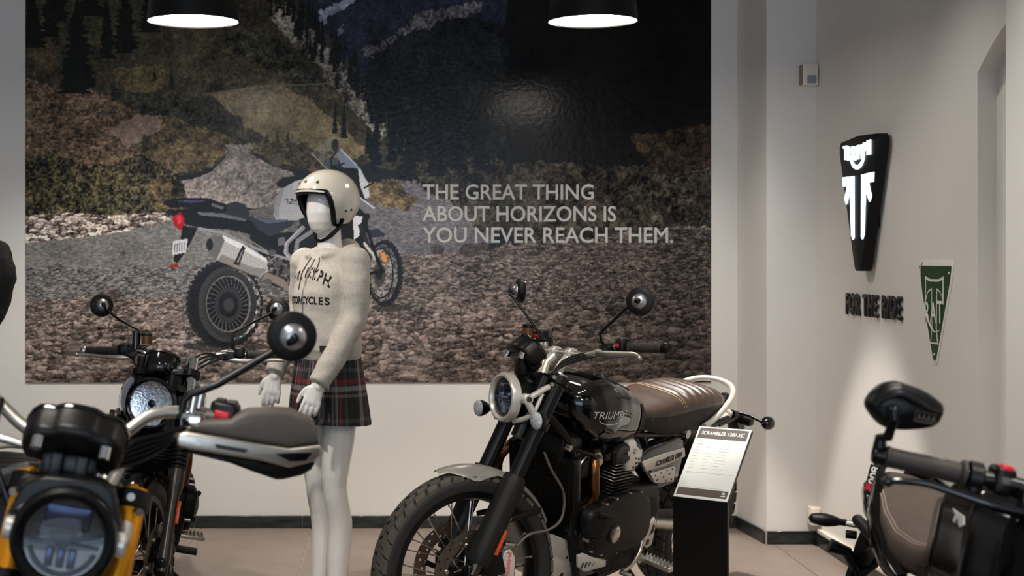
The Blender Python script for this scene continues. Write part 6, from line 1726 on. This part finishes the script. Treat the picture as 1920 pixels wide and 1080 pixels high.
edge = [shell_pt(-PI + 2 * PI * j / cols_, lowel(-PI + 2 * PI * j / cols_), .985) for j in range(cols_)]
m = MB(); m.tube(edge + [edge[0]], .0068, 10); part('edge_trim', m, K['black'], hm, 'black edge trim')
edge2 = [shell_pt(-PI + 2 * PI * j / cols_, lowel(-PI + 2 * PI * j / cols_) - .02, .93) for j in range(cols_)]
m = MB(); m.tube(edge2 + [edge2[0]], .0125, 10); part('padding_roll', m, K['matte'], hm)
part('visor_lip', MB().loft([[shell_pt(a, lowel(a) + .03, 1.0), shell_pt(a, lowel(a) + .03, 1.0) + V(.008, 0, -.004), shell_pt(a, lowel(a) - .03, 1.0) + V(.006, 0, -.004), shell_pt(a, lowel(a) - .03, 1.0)] for a in np.linspace(-.85, .85, 24)]), hw_, hm)
for a, e in ((-.55, .52), (0, .56), (.55, .52)):
    p = shell_pt(a, e)
    part('stud', MB().lathe([(.0065, -.001), (.0065, .002), (.004, .004), (.001, .0042)], p, p, 14), K['darksteel'], hm)
for a, e in ((1.55, -.42), (1.78, -.38)):
    p = shell_pt(a, e)
    part('stud', MB().lathe([(.0055, -.001), (.0055, .002), (.003, .004), (.001, .0042)], p, V(0, 1, 0), 14), K['darksteel'], hm)
p = shell_pt(1.5, -.72)
part('label', MB().box(p + V(0, .0, 0), (.020, .003, .014), bevel=.001), K['black'], hm)
part('chin_strap', MB().tube([(.0, .094, -.085), (.012, .078, -.125), (.030, .042, -.158), (.040, .0, -.170), (.030, -.042, -.158), (.0, -.092, -.085)], .014, 8, smooth=5, flat=.25), K['black'], hm, 'black chin strap')

# black riding suit on a display figure, cut by the left edge
fg = thing('display_figure', 'black riding jacket and trousers on a display figure at the left edge', 'mannequin', (-1.695, 5.0, 0))
cord = mat('black_textile', '#161513', 0.75, var=.25, scale=60, bump=.5, bscale=300)
m = MB()
m.loft([ellring(c, rx, ry) for c, rx, ry in (((0, 0, .92), .14, .11), ((0, 0, 1.0), .15, .12), ((0, 0, 1.15), .15, .12), ((0, 0, 1.30), .19, .14), ((0, 0, 1.42), .20, .12), ((0, 0, 1.49), .16, .10), ((0, 0, 1.54), .08, .08))])
for s in (1, -1):
    ptaper(m, [(s * .165, 0, 1.44), (s * .185, -.02, 1.36), (s * .165, -.02, 1.24), (s * .125, -.08, 1.12), (s * .10, -.17, 1.05)], [.066, .066, .056, .045, .040])
ptaper(m, [(0, .05, 1.53), (.0, .02, 1.56), (0, -.05, 1.53)], [.05, .055, .05])
remeshed('jacket', m, .009, cord, fg, smooth=4, wrinkle=.008, wscale=9)
m = MB()
m.loft([ellring(c, rx, ry) for c, rx, ry in (((0, 0, .80), .15, .12), ((0, 0, .90), .155, .12), ((0, 0, 1.0), .14, .11))])
for s in (1, -1):
    ptaper(m, [(s * .08, 0, .85), (s * .085, -.01, .5), (s * .08, .01, .10)], [.088, .070, .058])
remeshed('trousers', m, .010, cord, fg, smooth=4, wrinkle=.006, wscale=8)
for s in (1, -1):
    m = MB(); ptaper(m, [(s * .10, -.17, 1.05), (s * .10, -.20, 1.0), (s * .09, -.215, .94)], [.040, .044, .034])
    for k in range(4):
        ptaper(m, [(s * .10 + (k - 1.5) * .018, -.215, .95), (s * .10 + (k - 1.5) * .02, -.225, .91), (s * .10 + (k - 1.5) * .02, -.215, .875)], [.012, .011, .010], 8)
    ptaper(m, [(s * .07, -.205, .985), (s * .05, -.225, .95), (s * .05, -.23, .925)], [.013, .012, .010], 8)
    remeshed('glove', m, .006, K['matte'], fg, smooth=2)
    part('boot', MB().loft([ellring((s * .08, c, z), rx, ry, 20) for c, z, rx, ry in ((-.03, .0, .05, .13), (-.03, .02, .052, .135), (-.02, .06, .05, .11), (.01, .11, .052, .06), (.01, .20, .058, .062))]), K['matte'], fg)
part('shoulder_panel', MB().tube([(.10, -.112, 1.46), (.17, -.085, 1.44), (.235, -.03, 1.40)], [.008, .012, .008], 8), K['plastic'], fg)

# information stand
ns = math.radians(36)
st = thing('information_stand', 'black slab information stand with a tilted white specification sheet in front of the scrambler', 'stand', (1.053 + .08, 4.706 - .06, 0))
inv = Matrix.Translation(-st.location)
ux = V(math.cos(ns), -math.sin(ns), 0); uh = V(math.sin(ns), math.cos(ns), 0)
BL = V(1.053, 4.706, .555); sl = (uh * .25 + V(0, 0, .232)); Ls = sl.length; uy = sl.normalized(); un_ = ux.cross(uy)
W_ = .207
P3 = lambda a, b, t: BL + ux * a + uy * b + un_ * t
post = MB().slab([(.0, -.0), (W_, -.0), (W_, .016), (.0, .016)], lambda a, b, t: V(BL.x, BL.y, 0) + ux * a + uh * b + V(0, 0, t), 0.0, .556)
part('post', post, K['black'], st, M=inv)
part('foot', MB().slab([(-.02, -.06), (W_ + .02, -.06), (W_ + .02, .20), (-.02, .20)], lambda a, b, t: V(BL.x, BL.y, 0) + ux * a + uh * b + V(0, 0, t), 0.0, .008, bevel=.002), K['black'], st, M=inv)
rect = lambda x0, y0, x1, y1: [(x0, y0), (x1, y0), (x1, y1), (x0, y1)]
part('tray', MB().slab(rect(0, 0, W_, Ls), P3, -.012, 0.0), K['black'], st, M=inv)
sheet_m = mat('paper_sheet', '#c2c2bd', .35, var=.01, coat=.2)
sh = part('sheet', MB().slab(rect(.001, .001, W_ - .001, Ls - .001), P3, 0.0, .003, bevel=.0005), sheet_m, st, 'white specification sheet', M=inv)
dk = mat('print_brown', '#3d322d', .4, var=.03)
gy = mat('print_grey', '#a9a7a2', .5, var=.02)
part('header_band', MB().slab(rect(.008, Ls - .058, W_ - .008, Ls - .007), P3, .002, .0036), dk, sh)
part('footer_band', MB().slab(rect(.008, .012, W_ - .008, .046), P3, .002, .0036), dk, sh)
part('rule_line', MB().slab(rect(.008, .052, W_ - .008, .0532), P3, .002, .0036), gy, sh)
part('rule_line', MB().slab(rect(.012, .120, W_ - .012, .1212), P3, .002, .0036), gy, sh)
part('rule_line', MB().slab(rect(W_ * .48, .124, W_ * .48 + .0012, Ls - .062), P3, .002, .0036), gy, sh)
me = text_mesh('SCRAMBLER 1200 XC', .0165, .0004, 1.0, bold=.03, shear=.2)
w_ = max(v.co.x for v in me.vertices) - min(v.co.x for v in me.vertices)
me.transform(Matrix.Diagonal((.168 / w_, 1, 1, 1)))
place_text('sheet_title', me, K['white'], basis(P3(.018, Ls - .040, .0039), ux, uy), sh)['kind'] = 'stuff'
m = MB()
rr_ = random.Random(3)
for k in range(10):
    yy = Ls - .074 - k * .0142
    w1 = rr_.uniform(.012, .034); w2 = rr_.uniform(.022, .045)
    m.slab(rect(.016, yy, .016 + w1, yy + .0022), P3, .002, .0035)
    m.slab(rect(.062, yy, .062 + rr_.uniform(.01, .03), yy + .0014), P3, .002, .0034)
    m.slab(rect(.108, yy, .108 + w2, yy + .0022), P3, .002, .0035)
for k, w1 in enumerate((.030, .012, .016, .02)):
    yy = (.113, .084, .074, .062)[k]
    m.slab(rect(.016, yy, .016 + w1, yy + .0022), P3, .002, .0035)
part('print_lines', m, gy, sh)['kind'] = 'stuff'
m = MB()
cx_, cy_ = W_ - .024, .033
m.tube([P3(cx_ + .006 * math.cos(a), cy_ + .006 * math.sin(a), .0038) for a in np.linspace(-.8, PI + .8, 16)], .0006, 5).slab(rect(cx_ - .0026, cy_ - .004, cx_ - .0012, cy_ + .004), P3, .003, .004).slab(rect(cx_ + .0012, cy_ - .004, cx_ + .0026, cy_ + .004), P3, .003, .004).slab(rect(cx_ - .009, cy_ - .012, cx_ + .009, cy_ - .0095), P3, .003, .004)
part('footer_mark', m, K['white'], sh)['kind'] = 'stuff'
bpy.context.view_layer.update()
